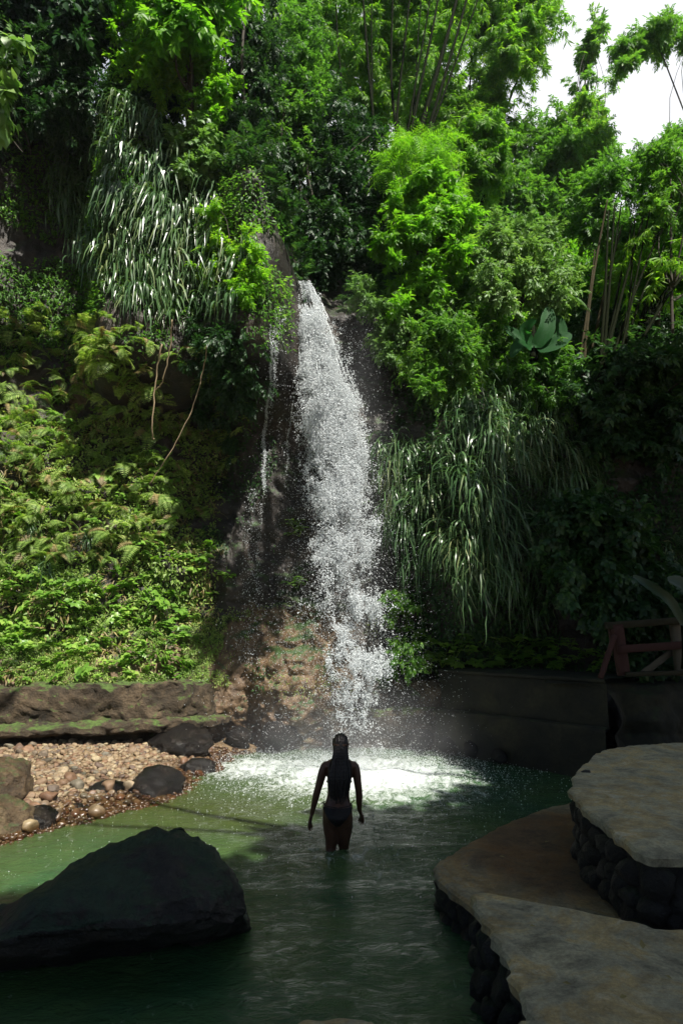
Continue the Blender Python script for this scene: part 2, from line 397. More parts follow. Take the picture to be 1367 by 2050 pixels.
# ------------------------------------------------------------------ water
def foamf(X, Y):
    c = 1.1 * np.exp(-(((X - .35) / 1.55) ** 2 + ((Y - 10.6) / 1.6) ** 2) ** 1.05)
    w_ = .30 * np.exp(-((np.hypot(X - .03, Y - 7.12) - .22) / .16) ** 2) + .12 * np.exp(-((np.hypot(X - .03, Y - 7.0) - .55) / .2) ** 2)
    w_ = w_ + .22 * np.exp(-((Y - 4.17) / .05) ** 2) * sm(X, -2.6, -2.2) * (1 - sm(X, -.9, -.6))  # foam line that also paints the glints along the foreground boulder's waterline
    l = .75 * np.exp(-(((X + 1.2) / 1.15) ** 2 + ((Y - 11.1) / 1.0) ** 2) ** 1.3)
    return np.clip(np.maximum(np.maximum(c, l), w_), 0, 1)
def wz(X, Y):
    P = np.stack([X * 1.3, Y * 1.7, X * 0], -1)
    a = .012 + .03 * foamf(X, Y)
    z = a * fbm(P * 1.6, 4, 31) + .004 * np.sin(6 * np.hypot(X - .3, Y - 10.6) + 3 * fbm(P, 2, 6)) + .004 * fbm(P * 6, 2, 77)
    z += .06 * foamf(X, Y) * (.5 + fbm(P * 3, 3, 12))
    r = np.hypot(X - .02, Y - 7.1); z += .02 * np.exp(-(r / .3) ** 2) * (.3 + fbm(P * 6, 2, 5))
    return z
V, Fq = grid(-9, 6.5, .5, 13.6, 520, 440, wz)
w = nobj('pool_water', V, Fq, M_WATER, smooth=True); tag(w, kind='structure')
XX, YY = V[:, 0], V[:, 1]
fattr(w.data, 'foam', foamf(XX, YY))
sh = np.exp(-np.clip(XX - shoreX(YY), 0, 9) / 1.3) * .8 + .7 * np.exp(-((XX + 1.0) / 1.3) ** 2 - ((YY - 8.4) / 1.3) ** 2)
fattr(w.data, 'shallow', np.clip(sh, 0, 1))

# ------------------------------------------------------------------ leaf templates (leaf along +Y, normal +Z)
def T_(V, Fx): return np.array(V, float), np.array(Fx, int)
LEAF4 = T_([(0, 0, 0), (-.23, .38, .06), (0, 1, -.10), (.23, .38, .06)], [(0, 3, 2), (0, 2, 1)])
LEAF8 = T_([(0, 0, 0), (-.24, .22, .05), (-.30, .52, .02), (0, 1, -.22), (.30, .52, .02), (.24, .22, .05), (0, .25, 0), (0, .6, -.05)],
           [(0, 6, 1), (1, 6, 2), (2, 6, 7), (2, 7, 3), (0, 5, 6), (5, 4, 6), (4, 7, 6), (4, 3, 7)])
LONG4 = T_([(0, 0, 0), (-.09, .35, .02), (0, 1, -.12), (.09, .35, .02)], [(0, 3, 2), (0, 2, 1)])
def combine(items):
    V = []; Fx = []; n = 0
    for T, pos, d, up, sc in items:
        v, f = batch(T, np.array([pos]), np.array([d]), np.array([up]), np.array([sc]))
        V.append(v); Fx.append(f + n); n += len(v)
    return np.concatenate(V), np.concatenate(Fx)
def sprig_alt(k=7, leaf=LEAF4, ls=.42, spread=.8, rs=1):
    r = np.random.default_rng(rs); it = []
    for i in range(k):
        t = .15 + .85 * i / (k - 1); s = 1 if i % 2 else -1
        it.append((leaf, (0, t * .8, -.15 * t * t), (s * spread * (1 - .6 * t), .6, -.25 + r.normal() * .15), (r.normal() * .25, .1, 1), ls * (.8 + .4 * r.random())))
    return combine(it)
def sprig_pinnate(k=8):
    it = []
    for i in range(k):
        t = (i + .5) / k
        for s in (-1, 1): it.append((LONG4, (0, t, -.25 * t * t), (s, .45, -.2), (0, 0, 1), .34 * (1 - .35 * t)))
    it.append((LONG4, (0, 1, -.25), (0, 1, -.5), (0, 0, 1), .3))
    V, Fx = combine(it); V = V.copy(); return V, Fx
def sprig_bamboo(rs=3, k=7):
    r = np.random.default_rng(rs); it = []
    for i in range(k):
        a = (i / (k - 1) - .5) * 2.2
        it.append((LONG4, (a * .08, .1 * r.random() + .25 * (i % 3) / 3, 0), (math.sin(a), math.cos(a), -.35 + r.normal() * .2), (r.normal() * .5, .1, 1), .75 + .3 * r.random()))
    return combine(it)
SP_ALT = [sprig_alt(7, rs=1), sprig_alt(8, rs=2, spread=1.0), sprig_alt(6, rs=3, ls=.5)]
SP_BIG = [sprig_alt(6, LEAF8, .55, .9, 4), sprig_alt(5, LEAF8, .65, .9, 5)]
SP_PIN = [sprig_pinnate(8), sprig_pinnate(6)]
SP_BAM = [sprig_bamboo(3), sprig_bamboo(4, 6), sprig_bamboo(5, 8)]
SP_WIDE = [sprig_alt(7, LEAF4, .62, .9, 8), sprig_alt(6, LEAF4, .7, 1.0, 9)]

# where the sun is let in: the lit patches of the photograph, seen back along the sun's rays
def sun_at_z(P, z): t = (P[:, 2] - z) / SUN[2]; return P - SUN * t[:, None]
def sun_at_y(P, y): t = (P[:, 1] - y) / SUN[1]; return P - SUN * t[:, None], t
def inpoly(x, y, poly):
    c = np.zeros(len(x), bool); n = len(poly); j = n - 1
    for i in range(n):
        xi, yi = poly[i]; xj, yj = poly[j]
        m = ((yi > y) != (yj > y)) & (x < (xj - xi) * (y - yi) / (yj - yi + 1e-12) + xi); c ^= m; j = i
    return c
LITG = [(-9, 6.6), (-3.6, 6.1), (-2.2, 5.9), (-1.3, 6.3), (-.9, 7.2), (-.3, 8.1), (.6, 8.8), (1.7, 8.8), (2.2, 9.7), (2.1, 11.4), (1.1, 12.8), (-1, 13), (-9, 13)]
LITW = [(-8, .5), (-1.7, .5), (-2.2, 2.2), (-2.7, 3.6), (-3.1, 4.7), (-4.2, 5.6), (-5.0, 6.2), (-8, 6.6)]     # (X, z) on the fern cliff
LITF = [(-.6, 0), (1.2, 0), (1.2, 3), (1.0, 6), (.3, 9.4), (-1.15, 9.4), (-1.1, 6.5), (-.6, 4)]
LITR = [(.8, 2.2), (2.4, 2.2), (2.8, 4.8), (3.6, 6), (3.4, 9.0), (1.0, 9.0)]                          # (X, z) on the fall
LITE = [(-1.2, 1.2), (-.3, 1.2), (-.3, 2.2), (-.9, 2.5)]
LITO = [(-3.9, 8.0), (-1.8, 6.0), (-.9, 6.6), (-.8, 12), (-3.9, 12)]                              # (X, z) on the overhang
def is_lit(P, marg=.62):
    m = np.zeros(len(P), bool)
    for ox, oy in ((0, 0), (marg, 0), (-marg, 0), (0, marg), (0, -marg)): m |= is_lit1(P + np.array([ox, oy, 0.]))
    return m
def is_lit1(P):
    g = sun_at_z(P, .15); m = inpoly(g[:, 0], g[:, 1], LITG) & (P[:, 2] > .3)
    q, t = sun_at_y(P, 12.7); m |= inpoly(q[:, 0], q[:, 2], LITW) & (P[:, 2] > q[:, 2])
    q, t = sun_at_y(P, 12.2); m |= inpoly(q[:, 0], q[:, 2], LITF) & (P[:, 2] > q[:, 2])
    q, t = sun_at_y(P, 10.0); m |= inpoly(q[:, 0], q[:, 2], LITO) & (P[:, 2] > q[:, 2])
    q, t = sun_at_y(P, 11.7); m |= inpoly(q[:, 0], q[:, 2], LITR) & (P[:, 2] > q[:, 2]) & (fbm(P * 1.1, 2, 90) > .06)
    q, t = sun_at_y(P, 12.4); m |= inpoly(q[:, 0], q[:, 2], LITE) & (P[:, 2] > q[:, 2])
    return m

def sprigs_on(blobs, n, sps, size, hang=.35, flat=.5, cull=False, shell=.45):
    """blobs (M,4) -> leaf sprigs through the blobs' volumes"""
    A = Acc(); blobs = np.asarray(blobs, float); wgt = blobs[:, 3] ** 2; wgt /= wgt.sum()
    idx = RNG.choice(len(blobs), n, p=wgt); B = blobs[idx]
    d = rndv(n); d[:, 2] = np.where(d[:, 2] < -.3, -d[:, 2], d[:, 2])
    rr = 1.15 * B[:, 3] * (shell + (1 - shell) * RNG.random(n) ** .6)
    P = B[:, :3] + d * rr[:, None] * np.array([1, 1, .75])
    keep = fbm(P * 2.3, 3, 40) > -.16
    if cull: keep &= ~is_lit(P)
    P = P[keep]; d = d[keep]; n = len(P)
    dd = nrm(d + np.array([0, 0, -hang]) + rndv(n) * .5)
    up = nrm(d * .6 + np.array([0, 0, 1.0]) + rndv(n) * flat)
    sc = size * (.6 + .8 * RNG.random(n)); k = RNG.integers(0, len(sps), n)
    for i, T in enumerate(sps):
        m = k == i
        if m.any(): A.add(*batch(T, P[m], dd[m], up[m], sc[m]))
    return A
def branchy(blobs, n, sps, size, hang=.35, flat=.5, lenf=1.0, per=14):
    blobs = np.asarray(blobs, float); w = blobs[:, 3] ** 2; w /= w.sum(); nb = max(4, int(n / per))
    B = blobs[RNG.choice(len(blobs), nb, p=w)]; r = B[:, 3]
    s0 = B[:, :3] + rndv(nb) * (r * .45)[:, None]
    d = nrm(rndv(nb) + np.array([0, 0, .30 - .3 * hang])); L = r * (.45 + 1.25 * RNG.random(nb) ** 1.5) * lenf; dr = (.15 + .55 * hang * RNG.random(nb)) * L
    t = (np.arange(per) + .5)[None] / per * np.ones((nb, 1)); t = np.clip(t + RNG.normal(0, .03, t.shape), 0, 1)
    P = s0[:, None] + d[:, None] * (L[:, None] * t)[..., None]; P[..., 2] -= dr[:, None] * t ** 2
    T = d[:, None] * L[:, None, None] + 0 * P; T[..., 2] -= 2 * dr[:, None] * t
    P = P.reshape(-1, 3); T = nrm(T.reshape(-1, 3)); m = len(P)
    P = P + rndv(m) * (.05 + .10 * np.repeat(r, per))[:, None] * RNG.random(m)[:, None]
    dd = nrm(T * .6 + rndv(m) * .75 + np.array([0, 0, -hang])); up = nrm(np.array([0, -.15, 1.0]) + rndv(m) * flat)
    sc = size * (.55 + .8 * RNG.random(m)); k = RNG.integers(0, len(sps), m); A = Acc()
    for i, Tm in enumerate(sps):
        q = k == i
        if q.any(): A.add(*batch(Tm, P[q], dd[q], up[q], sc[q]))
    return A
def fill(poly, y0, y1, n, r0, r1):
    poly = np.array(poly, float); lo = poly.min(0); hi = poly.max(0); out = []
    while len(out) < n:
        p = lo + (hi - lo) * RNG.random(2)
        if inpoly(np.array([p[0]]), np.array([p[1]]), poly)[0]:
            Y = y0 + (y1 - y0) * RNG.random(); q = at(p[0], p[1], Y); out.append([*q, r0 + (r1 - r0) * RNG.random()])
    return np.array(out)
def fillc(poly, n, r0, r1, off=.15, jit=.3):
    poly = np.array(poly, float); lo = poly.min(0); hi = poly.max(0); out = []
    while len(out) < n:
        p = lo + (hi - lo) * RNG.random(2)
        if inpoly(np.array([p[0]]), np.array([p[1]]), poly)[0]:
            q = hit(p[0], p[1]); q = at(p[0], p[1], 12.0) if q is None else at(p[0], p[1], q[1] - off - jit * RNG.random()); out.append([*q, r0 + (r1 - r0) * RNG.random()])
    return np.array(out)
def woody(blobs, base, r, nlimb=10, straight=False):
    """tapered trunk with limbs reaching the crown's blobs"""
    A = Acc(); base = np.array(base, float); c = blobs[:, :3].mean(0)
    fork = base * .45 + c * .55
    mid = (base + fork) / 2 + rndv(1)[0] * .15 * np.array([1, 1, .2])
    A.add(*tube(curve([base, mid, fork, c], 14), np.linspace(r, r * .35, 14), 9))
    for i in RNG.choice(len(blobs), min(nlimb, len(blobs)), replace=False):
        b = blobs[i, :3]; s = base + (fork - base) * (.75 + .25 * RNG.random())
        s = fork if RNG.random() < .6 else (fork + c) / 2
        m = (s + b) / 2 + rndv(1)[0] * .2 * np.linalg.norm(b - s)
        A.add(*tube(curve([s, m, b], 9), np.linspace(r * .4, r * .06, 9), 6))
    return A
def tree(name, label, cat, base, blobs, n, sps, size, mat, r=.12, nlimb=10, group=None, hang=.35, cull=False, crownname='crown', bark=None, trunk=True, flat=.5):
    t = empty(name, base); tag(t, label, cat, group)
    bpy.context.view_layer.update()
    if cull: sprigs_on(blobs, n, sps, size, hang, flat, cull).obj(crownname, mat, t)
    else: branchy(blobs, int(n * 2.3), sps, size * .60, hang, flat).obj(crownname, mat, t)
    if trunk: woody(blobs, base, r, nlimb).obj('trunk' if cat == 'tree' else 'stem', bark or M_BARK, t, True)
    return t

# --- trees, shrubs and climbers
def hp(px, py, dz=0, default=13.0):
    p = hit(px, py)
    if p is None: p = at(px, py, default)
    return (float(p[0]), float(p[1]), float(p[2]) + dz)

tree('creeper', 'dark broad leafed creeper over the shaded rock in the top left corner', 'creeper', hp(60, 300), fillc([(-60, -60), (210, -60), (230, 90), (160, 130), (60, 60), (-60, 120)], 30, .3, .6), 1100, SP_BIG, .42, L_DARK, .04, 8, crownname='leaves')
tree('creeper', 'pale glossy heart leafed creeper trailing down the far left edge', 'creeper', hp(-20, 300), fill([(-40, 10), (60, 30), (60, 130), (30, 240), (-40, 260)], 7.6, 8.2, 7, .12, .25), 42, SP_BIG, .38, L_PALE, .02, 6, crownname='leaves')
tree('creeper', 'bright small leafed creeper crowning the mossy overhang above the strap leaved clumps', 'creeper', hp(300, 260), fillc([(190, -80), (440, -80), (450, 150), (440, 300), (390, 240), (290, 150), (190, 60)], 60, .16, .34), 2700, SP_ALT, .30, L_BRIGHT, .05, 10, crownname='leaves')
tree('creeper', 'glossy pale green creeper spilling over the right shoulder of the overhang', 'creeper', hp(400, 330), fillc([(340, 240), (430, 250), (450, 330), (425, 400), (370, 370)], 16, .12, .25), 480, SP_BIG, .25, L_PALE, .03, 6, crownname='leaves')
tree('shrub', 'small yellow green shrub at the right foot of the overhang beside the falls', 'shrub', hp(470, 590), fillc([(430, 400), (500, 440), (525, 520), (510, 600), (440, 590), (400, 500)], 26, .10, .22), 800, SP_ALT, .2, L_BRIGHT, .03, 6, crownname='leaves')
tree('creeper', 'dark leafy creeper hanging beneath the overhang left of the falls', 'creeper', hp(470, 800), fillc([(380, 640), (500, 660), (520, 780), (470, 920), (400, 850)], 30, .18, .3), 900, SP_ALT, .24, L_DARK, .03, 6, crownname='leaves')
tree('vine_covered_tree', 'dark column like tree smothered in vines left of the bamboo', 'tree', (-2.0, 13.6, 9.8), fill([(440, -90), (545, -90), (540, 120), (525, 330), (450, 300), (430, 150)], 12.8, 13.8, 46, .3, .5), 3800, SP_ALT, .26, L_DARK, .16, 8)
tree('broadleaf_tree', 'vivid green broad leafed tree at the top between overhang and dark column', 'tree', (-2.9, 12.4, 10.0), fill([(300, -120), (450, -120), (440, 60), (400, 110), (320, 30)], 11.2, 12.2, 24, .35, .6), 1300, SP_WIDE, .40, L_BRIGHT, .1, 8)
tree('hanging_vine_tree', 'deep green tree with dense foliage directly above the lip of the falls', 'tree', (-.4, 15.2, 8.8), fill([(510, 250), (700, 200), (800, 300), (800, 540), (700, 560), (560, 560), (500, 420)], 14.0, 15.6, 90, .35, .65), 6800, SP_ALT, .30, L_DARK, .14, 14)
tree('broadleaf_tree', 'mid green tree with lit leaf tips between the dark column and the bamboo', 'tree', (-1.2, 15.8, 9.5), fill([(530, 60), (620, 20), (640, 200), (600, 330), (530, 330)], 14.6, 15.8, 46, .3, .5), 3600, SP_ALT, .28, L_MID, .12, 10)
tree('shrub', 'brilliant lime green shrub lit by the sun right of the falls top', 'shrub', hp(850, 640), fill([(800, 390), (870, 330), (930, 400), (970, 480), (930, 540), (880, 600), (800, 620), (760, 500)], 12.2, 13.2, 46, .16, .34), 2200, SP_WIDE, .25, L_BRIGHT, .05, 12, crownname='leaves')
tree('feather_leaved_shrub', 'feathery shrub with arching ladder like leaves above the lime shrub', 'shrub', (1.5, 13.6, 8.4), fill([(800, 260), (880, 280), (920, 370), (880, 430), (800, 400), (770, 320)], 13.2, 13.9, 24, .2, .4), 700, SP_PIN, .55, L_BRIGHT, .05, 8, crownname='leaves')
tree('small_tree', 'small tree with pale olive leaves hanging over the right cliff', 'tree', hp(1040, 690), fill([(960, 500), (1010, 450), (1100, 460), (1150, 540), (1120, 620), (1020, 620), (960, 570)], 12.4, 13.2, 40, .2, .4), 2300, SP_ALT, .27, L_PALE, .05, 12)
tree('broadleaf_tree', 'tall dark tree rising behind the pale olive tree', 'tree', (4.8, 20.5, 8.5), fill([(960, 300), (1060, 230), (1120, 240), (1160, 360), (1130, 480), (1020, 520), (960, 450)], 19, 21, 70, .5, .9), 6500, SP_ALT, .42, L_MID, .22, 14)
tree('broadleaf_tree', 'hazy tree reaching diagonally up toward the white sky', 'tree', (7.5, 21.5, 8.5), fill([(1070, 330), (1115, 265), (1165, 205), (1245, 140), (1255, 145), (1200, 200), (1225, 300), (1180, 380), (1100, 400)], 19.5, 21.5, 64, .18, .36), 5400, SP_ALT, .36, L_MID, .2, 14)
tree('slender_tree', 'thin leafy branch tip standing alone against the white sky', 'tree', (6.4, 20.8, 9.5), fill([(1140, 190), (1150, 120), (1190, 40), (1215, 40), (1190, 110), (1170, 200)], 20, 20.6, 16, .15, .3), 420, SP_WIDE, .30, L_MID, .05, 10)
tree('broadleaf_tree', 'leafy tree bough entering from the upper right corner of the view', 'tree', (13.5, 18.5, 6.0), fill([(1230, 100), (1300, 50), (1400, 40), (1400, 95), (1340, 90), (1250, 135)], 17, 18.4, 22, .16, .3), 2600, SP_ALT, .30, L_MID, .05, 3)
tree('broadleaf_tree', 'large dark tree at the right edge with light through its crown', 'tree', (6.6, 13.8, 5.2), fill([(1160, 370), (1220, 330), (1300, 300), (1400, 250), (1400, 480), (1300, 440), (1230, 520), (1160, 470)], 13.2, 15.2, 75, .22, .42), 6400, SP_ALT, .28, L_MID, .10, 6)
tree('broadleaf_tree', 'yellow green understory tree seen through the right hand bamboo stems', 'tree', (7.6, 18.0, 6.8), fill([(1130, 500), (1230, 520), (1367, 430), (1400, 600), (1300, 650), (1180, 680), (1120, 600)], 16.5, 18.5, 60, .35, .65), 4200, SP_ALT, .34, L_BRIGHT, .12, 12)
tree('shrub', 'dim layered shrub with flat sprays at the right edge under the bamboo', 'shrub', hp(1330, 900), fill([(1150, 760), (1250, 700), (1400, 660), (1400, 900), (1250, 900), (1160, 860)], 12.0, 12.9, 50, .25, .5), 2400, SP_WIDE, .28, L_DARK, .06, 12, crownname='leaves')
tree('shrub', 'bushy green shrub below the banana plant on the right cliff top', 'shrub', hp(1050, 800), fill([(960, 620), (1050, 690), (1150, 700), (1160, 800), (1050, 800), (960, 740)], 12.5, 13.4, 44, .2, .4), 2400, SP_ALT, .26, L_MID, .05, 10, crownname='leaves')
tree('shrub', 'green shrub with pale leaf undersides on the cliff shoulder right of the falls', 'shrub', hp(880, 760), fill([(830, 620), (930, 640), (980, 700), (930, 780), (860, 790), (820, 720)], 11.8, 12.4, 34, .18, .32), 1900, SP_ALT, .22, L_MID, .04, 10, crownname='leaves')
tree('creeper', 'narrow trailing creeper down the dark rock just right of the falls top', 'creeper', hp(760, 720), fill([(720, 560), (780, 590), (830, 680), (810, 760), (760, 700), (720, 620)], 12.5, 13.0, 24, .15, .28), 1000, SP_ALT, .2, L_PALE, .03, 8, crownname='leaves')
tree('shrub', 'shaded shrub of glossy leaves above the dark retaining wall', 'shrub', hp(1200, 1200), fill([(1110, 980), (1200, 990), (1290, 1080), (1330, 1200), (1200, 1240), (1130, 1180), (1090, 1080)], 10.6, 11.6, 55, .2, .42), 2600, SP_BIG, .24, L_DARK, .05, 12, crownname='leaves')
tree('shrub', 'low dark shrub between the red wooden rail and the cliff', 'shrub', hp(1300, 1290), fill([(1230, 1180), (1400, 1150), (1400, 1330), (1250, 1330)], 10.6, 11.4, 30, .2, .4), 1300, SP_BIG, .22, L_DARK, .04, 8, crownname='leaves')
tree('creeper', 'bright fringed creeper hanging beside the lower right of the falls', 'creeper', hp(800, 1300), fill([(780, 1180), (830, 1200), (850, 1330), (790, 1340)], 12.2, 12.6, 14, .12, .22), 460, SP_ALT, .16, L_MID, .02, 6, crownname='leaves')
# distant wood behind everything, many crowns
for i, (poly, y0, y1, nb, n, mt, lab) in enumerate([
    ([(560, -120), (900, -120), (900, 420), (700, 480), (560, 420)], 19, 23, 110, 8000, L_BAMBOO, 'tall green crown filling the gap behind the bamboo culms'),
    ([(-80, -160), (330, -160), (360, 230), (-80, 260)], 12.8, 15, 80, 4600, L_DARK, 'dark crown above the top left rock'),
    ([(860, 250), (980, 200), (1000, 480), (860, 520)], 19, 22, 60, 3800, L_MID, 'soft green crown behind the feather leaved shrub'),
    ([(980, 480), (1180, 520), (1200, 760), (980, 700)], 17, 19, 60, 3800, L_MID, 'dusky crown behind the banana plant'),
    ([(850, 500), (990, 500), (990, 690), (850, 680)], 14.5, 16.5, 34, 2600, L_MID, 'leafy crown closing the gap between lime shrub and pale olive tree'),
    ([(1150, 640), (1400, 560), (1400, 860), (1160, 860)], 14.5, 17, 60, 3600, L_DARK, 'dark crown at the foot of the right hand bamboo')]):
    b = fill(poly, y0, y1, nb, .5, .9)
    c = b[:, :3].mean(0)
    tree('background_tree', lab, 'tree', (float(c[0]), float(c[1]) + .5, float(b[:, 2].min()) - 1.2), b, n, SP_BAM if mt is L_BAMBOO else SP_ALT, .5, mt, .12, 6)

tree('creeper', 'dark matted creeper added over the cave mouth at the upper left to deepen its shade', 'creeper', hp(60, 330), fillc([(-80, 40), (130, 60), (180, 200), (120, 260), (30, 250), (-80, 300)], 50, .3, .5), 2600, SP_ALT, .3, L_DARK, .03, 8, crownname='leaves')  # dark leaves added so the cave mouth reads as deep shade
# --- bamboo
def bamboo(label, culms, plumes, n, size=.26, mat=L_BAMBOO, base=None, stem=M_CULM, hang=.9):
    bs = np.array([c[0] for c in culms]); b = bs.mean(0) if base is None else np.array(base)
    t = empty('bamboo_clump', tuple(b)); tag(t, label, 'bamboo'); bpy.context.view_layer.update()
    for pts in culms:
        r0 = pts[-1] if isinstance(pts[-1], float) else .05
        q = [p for p in pts if not isinstance(p, float)]; P = curve(q, 26) * .35 + (q[0] + (q[-1] - q[0]) * np.linspace(0, 1, 26)[:, None]) * .65 if stem is M_CULM and r0 < .09 and len(q) == 4 and mat is L_BAMBOO else curve(q, 26)
        r = np.linspace(r0, r0 * .35, 26) * (1 + .10 * (np.arange(26) % 2))
        nobj('culm', *tube(P, r, 7), stem, t, True)
    branchy(plumes, int(n * 1.3), SP_BAM, size, hang, .6, 1.7, 22).obj('leaves', mat, t)
def pp(*a): return [at(x, y, Y) for x, y, Y in a]
bamboo('tall leaning bamboo clump whose dark culms cross the top centre', [
    pp((765, 420, 15.5), (745, 250, 15.3), (728, 60, 15), (720, -90, 15)) + [.05], pp((790, 440, 15.5), (775, 230, 15.3), (800, 60, 15), (830, -90, 15)) + [.045],
    pp((830, 300, 15.2), (860, 210, 15), (905, 60, 14.8), (935, -90, 14.7)) + [.075], pp((845, 300, 15.2), (885, 190, 15), (930, 40, 14.8), (955, -90, 14.7)) + [.05],
    pp((815, 300, 15.2), (850, 150, 15), (880, 20, 14.8), (890, -90, 14.7)) + [.045], pp((800, 320, 15.8), (760, 150, 15.6), (770, 0, 15.4), (790, -90, 15.3)) + [.04],
    pp((640, 420, 16), (600, 200, 15.8), (530, 60, 15.6), (520, -90, 15.5)) + [.035], pp((700, 420, 16), (690, 200, 15.8), (670, 60, 15.6), (668, -90, 15.5)) + [.035],
    pp((810, 300, 15.2), (835, 150, 15), (862, 20, 14.8), (872, -90, 14.7)) + [.03], pp((855, 280, 15.2), (905, 150, 15), (950, 30, 14.8), (985, -90, 14.7)) + [.03], pp((750, 400, 15.5), (742, 250, 15.3), (738, 60, 15), (745, -90, 15)) + [.028], pp((820, 330, 15.6), (830, 180, 15.5), (835, 60, 15.4), (850, -90, 15.3)) + [.03]],
    fill([(600, -120), (960, -120), (930, 60), (870, 150), (840, 260), (760, 230), (650, 180), (600, 60)], 15.9, 18, 90, .3, .6), 13000, .2)
bamboo('feathery bamboo clump arching up to the white sky right of centre', [
    pp((940, 420, 19), (955, 240, 18.6), (990, 120, 18.3), (1050, -60, 18)) + [.05], pp((960, 420, 19), (985, 230, 18.6), (1030, 120, 18.3), (1100, 0, 18)) + [.045],
    pp((930, 430, 19), (930, 260, 18.6), (945, 120, 18.3), (950, -60, 18)) + [.04]],
    np.vstack([fill([(930, -100), (1120, -100), (1070, 30), (1055, 90), (1020, 150), (985, 200), (960, 240), (900, 300), (880, 200), (960, 100)], 17.8, 19.2, 80, .3, .5), fill([(1000, 60), (1060, 25), (1085, 60), (1070, 110), (1020, 130)], 17.0, 17.6, 16, .22, .36)]), 15000, .22)
bamboo('rounded bamboo plume glowing yellow green beside the dark tree', [pp((900, 480, 15.5), (915, 380, 15.4), (930, 300, 15.3), (950, 250, 15.2)) + [.035], pp((910, 480, 15.5), (940, 380, 15.4), (960, 320, 15.3), (985, 290, 15.2)) + [.03]],
    fill([(850, 260), (930, 215), (990, 240), (1010, 330), (960, 390), (880, 380), (850, 320)], 14.4, 15.8, 30, .18, .36), 5200, .19)
cl = []
for i in range(17):
    x0 = 1175 + 70 * random.random(); a = (i + random.random()) / 17
    xt = 1215 + 230 * a; yt = 430 + 80 * random.random() - 60 * (a < .4)
    Yb = 12.2 + random.random() * .7
    cl.append(pp((x0, 800, Yb), ((x0 * .62 + xt * .38), 690, Yb), ((x0 + xt) / 2 + 6, 600, Yb), (xt, yt, Yb)) + [.03 + .025 * random.random()])
bamboo('fan of leaning bamboo stems on the right hand slope', cl, fill([(1200, 560), (1300, 500), (1400, 480), (1400, 560), (1290, 540), (1220, 540)], 12.4, 13.4, 30, .2, .4), 1300, .22, L_BAMBOO)
bamboo('few dead pale bamboo canes beside the fan of stems', [pp((1165, 760, 13.2), (1180, 600, 13.2), (1200, 480, 13.2), (1215, 400, 13.1)) + [.04], pp((1185, 700, 13.2), (1215, 560, 13.2), (1245, 450, 13.1)) + [.035], pp((1160, 720, 13.2), (1178, 600, 13.2), (1190, 500, 13.2)) + [.03]],
    fill([(1190, 500), (1260, 470), (1250, 560), (1190, 580)], 13.2, 13.8, 8, .2, .3), 200, .22, L_BAMBOO, None, M_CULM_DRY)
# right edge single trunk
t = tree('slender_tree', 'thin dark trunked tree at the right edge rising past the bamboo fan', 'tree', tuple(at(1345, 900, 12.2)), fill([(1290, 300), (1400, 260), (1400, 430), (1310, 420)], 12.0, 12.8, 18, .2, .35), 1000, SP_ALT, .24, L_MID, .05, 5)

# --- banana plants and the palm
def paddle(pts, wid, n=14, tear=.0, fold=.25, seed=0):
    r = np.random.default_rng(seed)
    P = curve(pts, n); T = nrm(np.gradient(P, axis=0)); side = nrm(np.cross(T, np.array([0, -1, .3]))); up = np.cross(side, T)
    s = np.linspace(0, 1, n); w = wid * np.sin(np.pi * np.clip(s * .93 + .05, 0, 1)) ** .55 * (s > .08)
    V = []
    for k, (p, sd, u, ww) in enumerate(zip(P, side, up, w)):
        jl, jr = 1 - tear * r.random(), 1 - tear * r.random()
        V += [p - sd * ww * jl + u * ww * fold * 1.0, p - sd * ww * .5 + u * ww * fold * .7, p, p + sd * ww * .5 + u * ww * fold * .7, p + sd * ww * jr + u * ww * fold]
    i = np.arange(n - 1)[:, None] * 5; j = np.arange(4)[None]
    return np.array(V), np.stack([i + j, i + j + 1, i + 6 + j, i + 5 + j], -1).reshape(-1, 4)
def banana(label, base, leaves, mat=L_BANANA):
    t = empty('banana_plant', tuple(base)); tag(t, label, 'banana plant'); bpy.context.view_layer.update()
    for k, (pts, w) in enumerate(leaves):
        nobj('leaf', *paddle(pts, w, seed=k, tear=.15), mat, t, True)
    b = np.array(base)
    nobj('stem', *tube(curve([b, b + [0.02, 0, .35], b + [0, 0, .7]], 8), np.linspace(.09, .05, 8), 9), M_CULM, t, True)
banana('green banana plant standing on the right cliff top', at(1068, 720, 12.6), [
    (pp((1068, 700, 12.5), (1092, 660, 12.4), (1098, 615, 12.5)), .17), (pp((1068, 700, 12.5), (1050, 665, 12.4), (1072, 640, 12.2)), .13),
    (pp((1066, 700, 12.5), (1040, 690, 12.3), (1022, 715, 12.1)), .12), (pp((1070, 700, 12.5), (1110, 690, 12.4), (1142, 668, 12.4)), .16),
    (pp((1066, 700, 12.5), (1030, 670, 12.5), (1008, 655, 12.5)), .12), (pp((1070, 700, 12.5), (1120, 675, 12.6), (1116, 630, 12.6)), .13)])
banana('broad leafed banana plant in shade at the right edge above the rail', at(1376, 1340, 9.6), [
    (pp((1372, 1260, 9.5), (1335, 1200, 9.3), (1266, 1153, 9.1)), .085), (pp((1380, 1240, 9.5), (1372, 1180, 9.3), (1335, 1160, 9.0)), .12), (pp((1382, 1250, 9.5), (1415, 1190, 9.4), (1420, 1150, 9.3)), .13)], L_BANANA_SHADE)
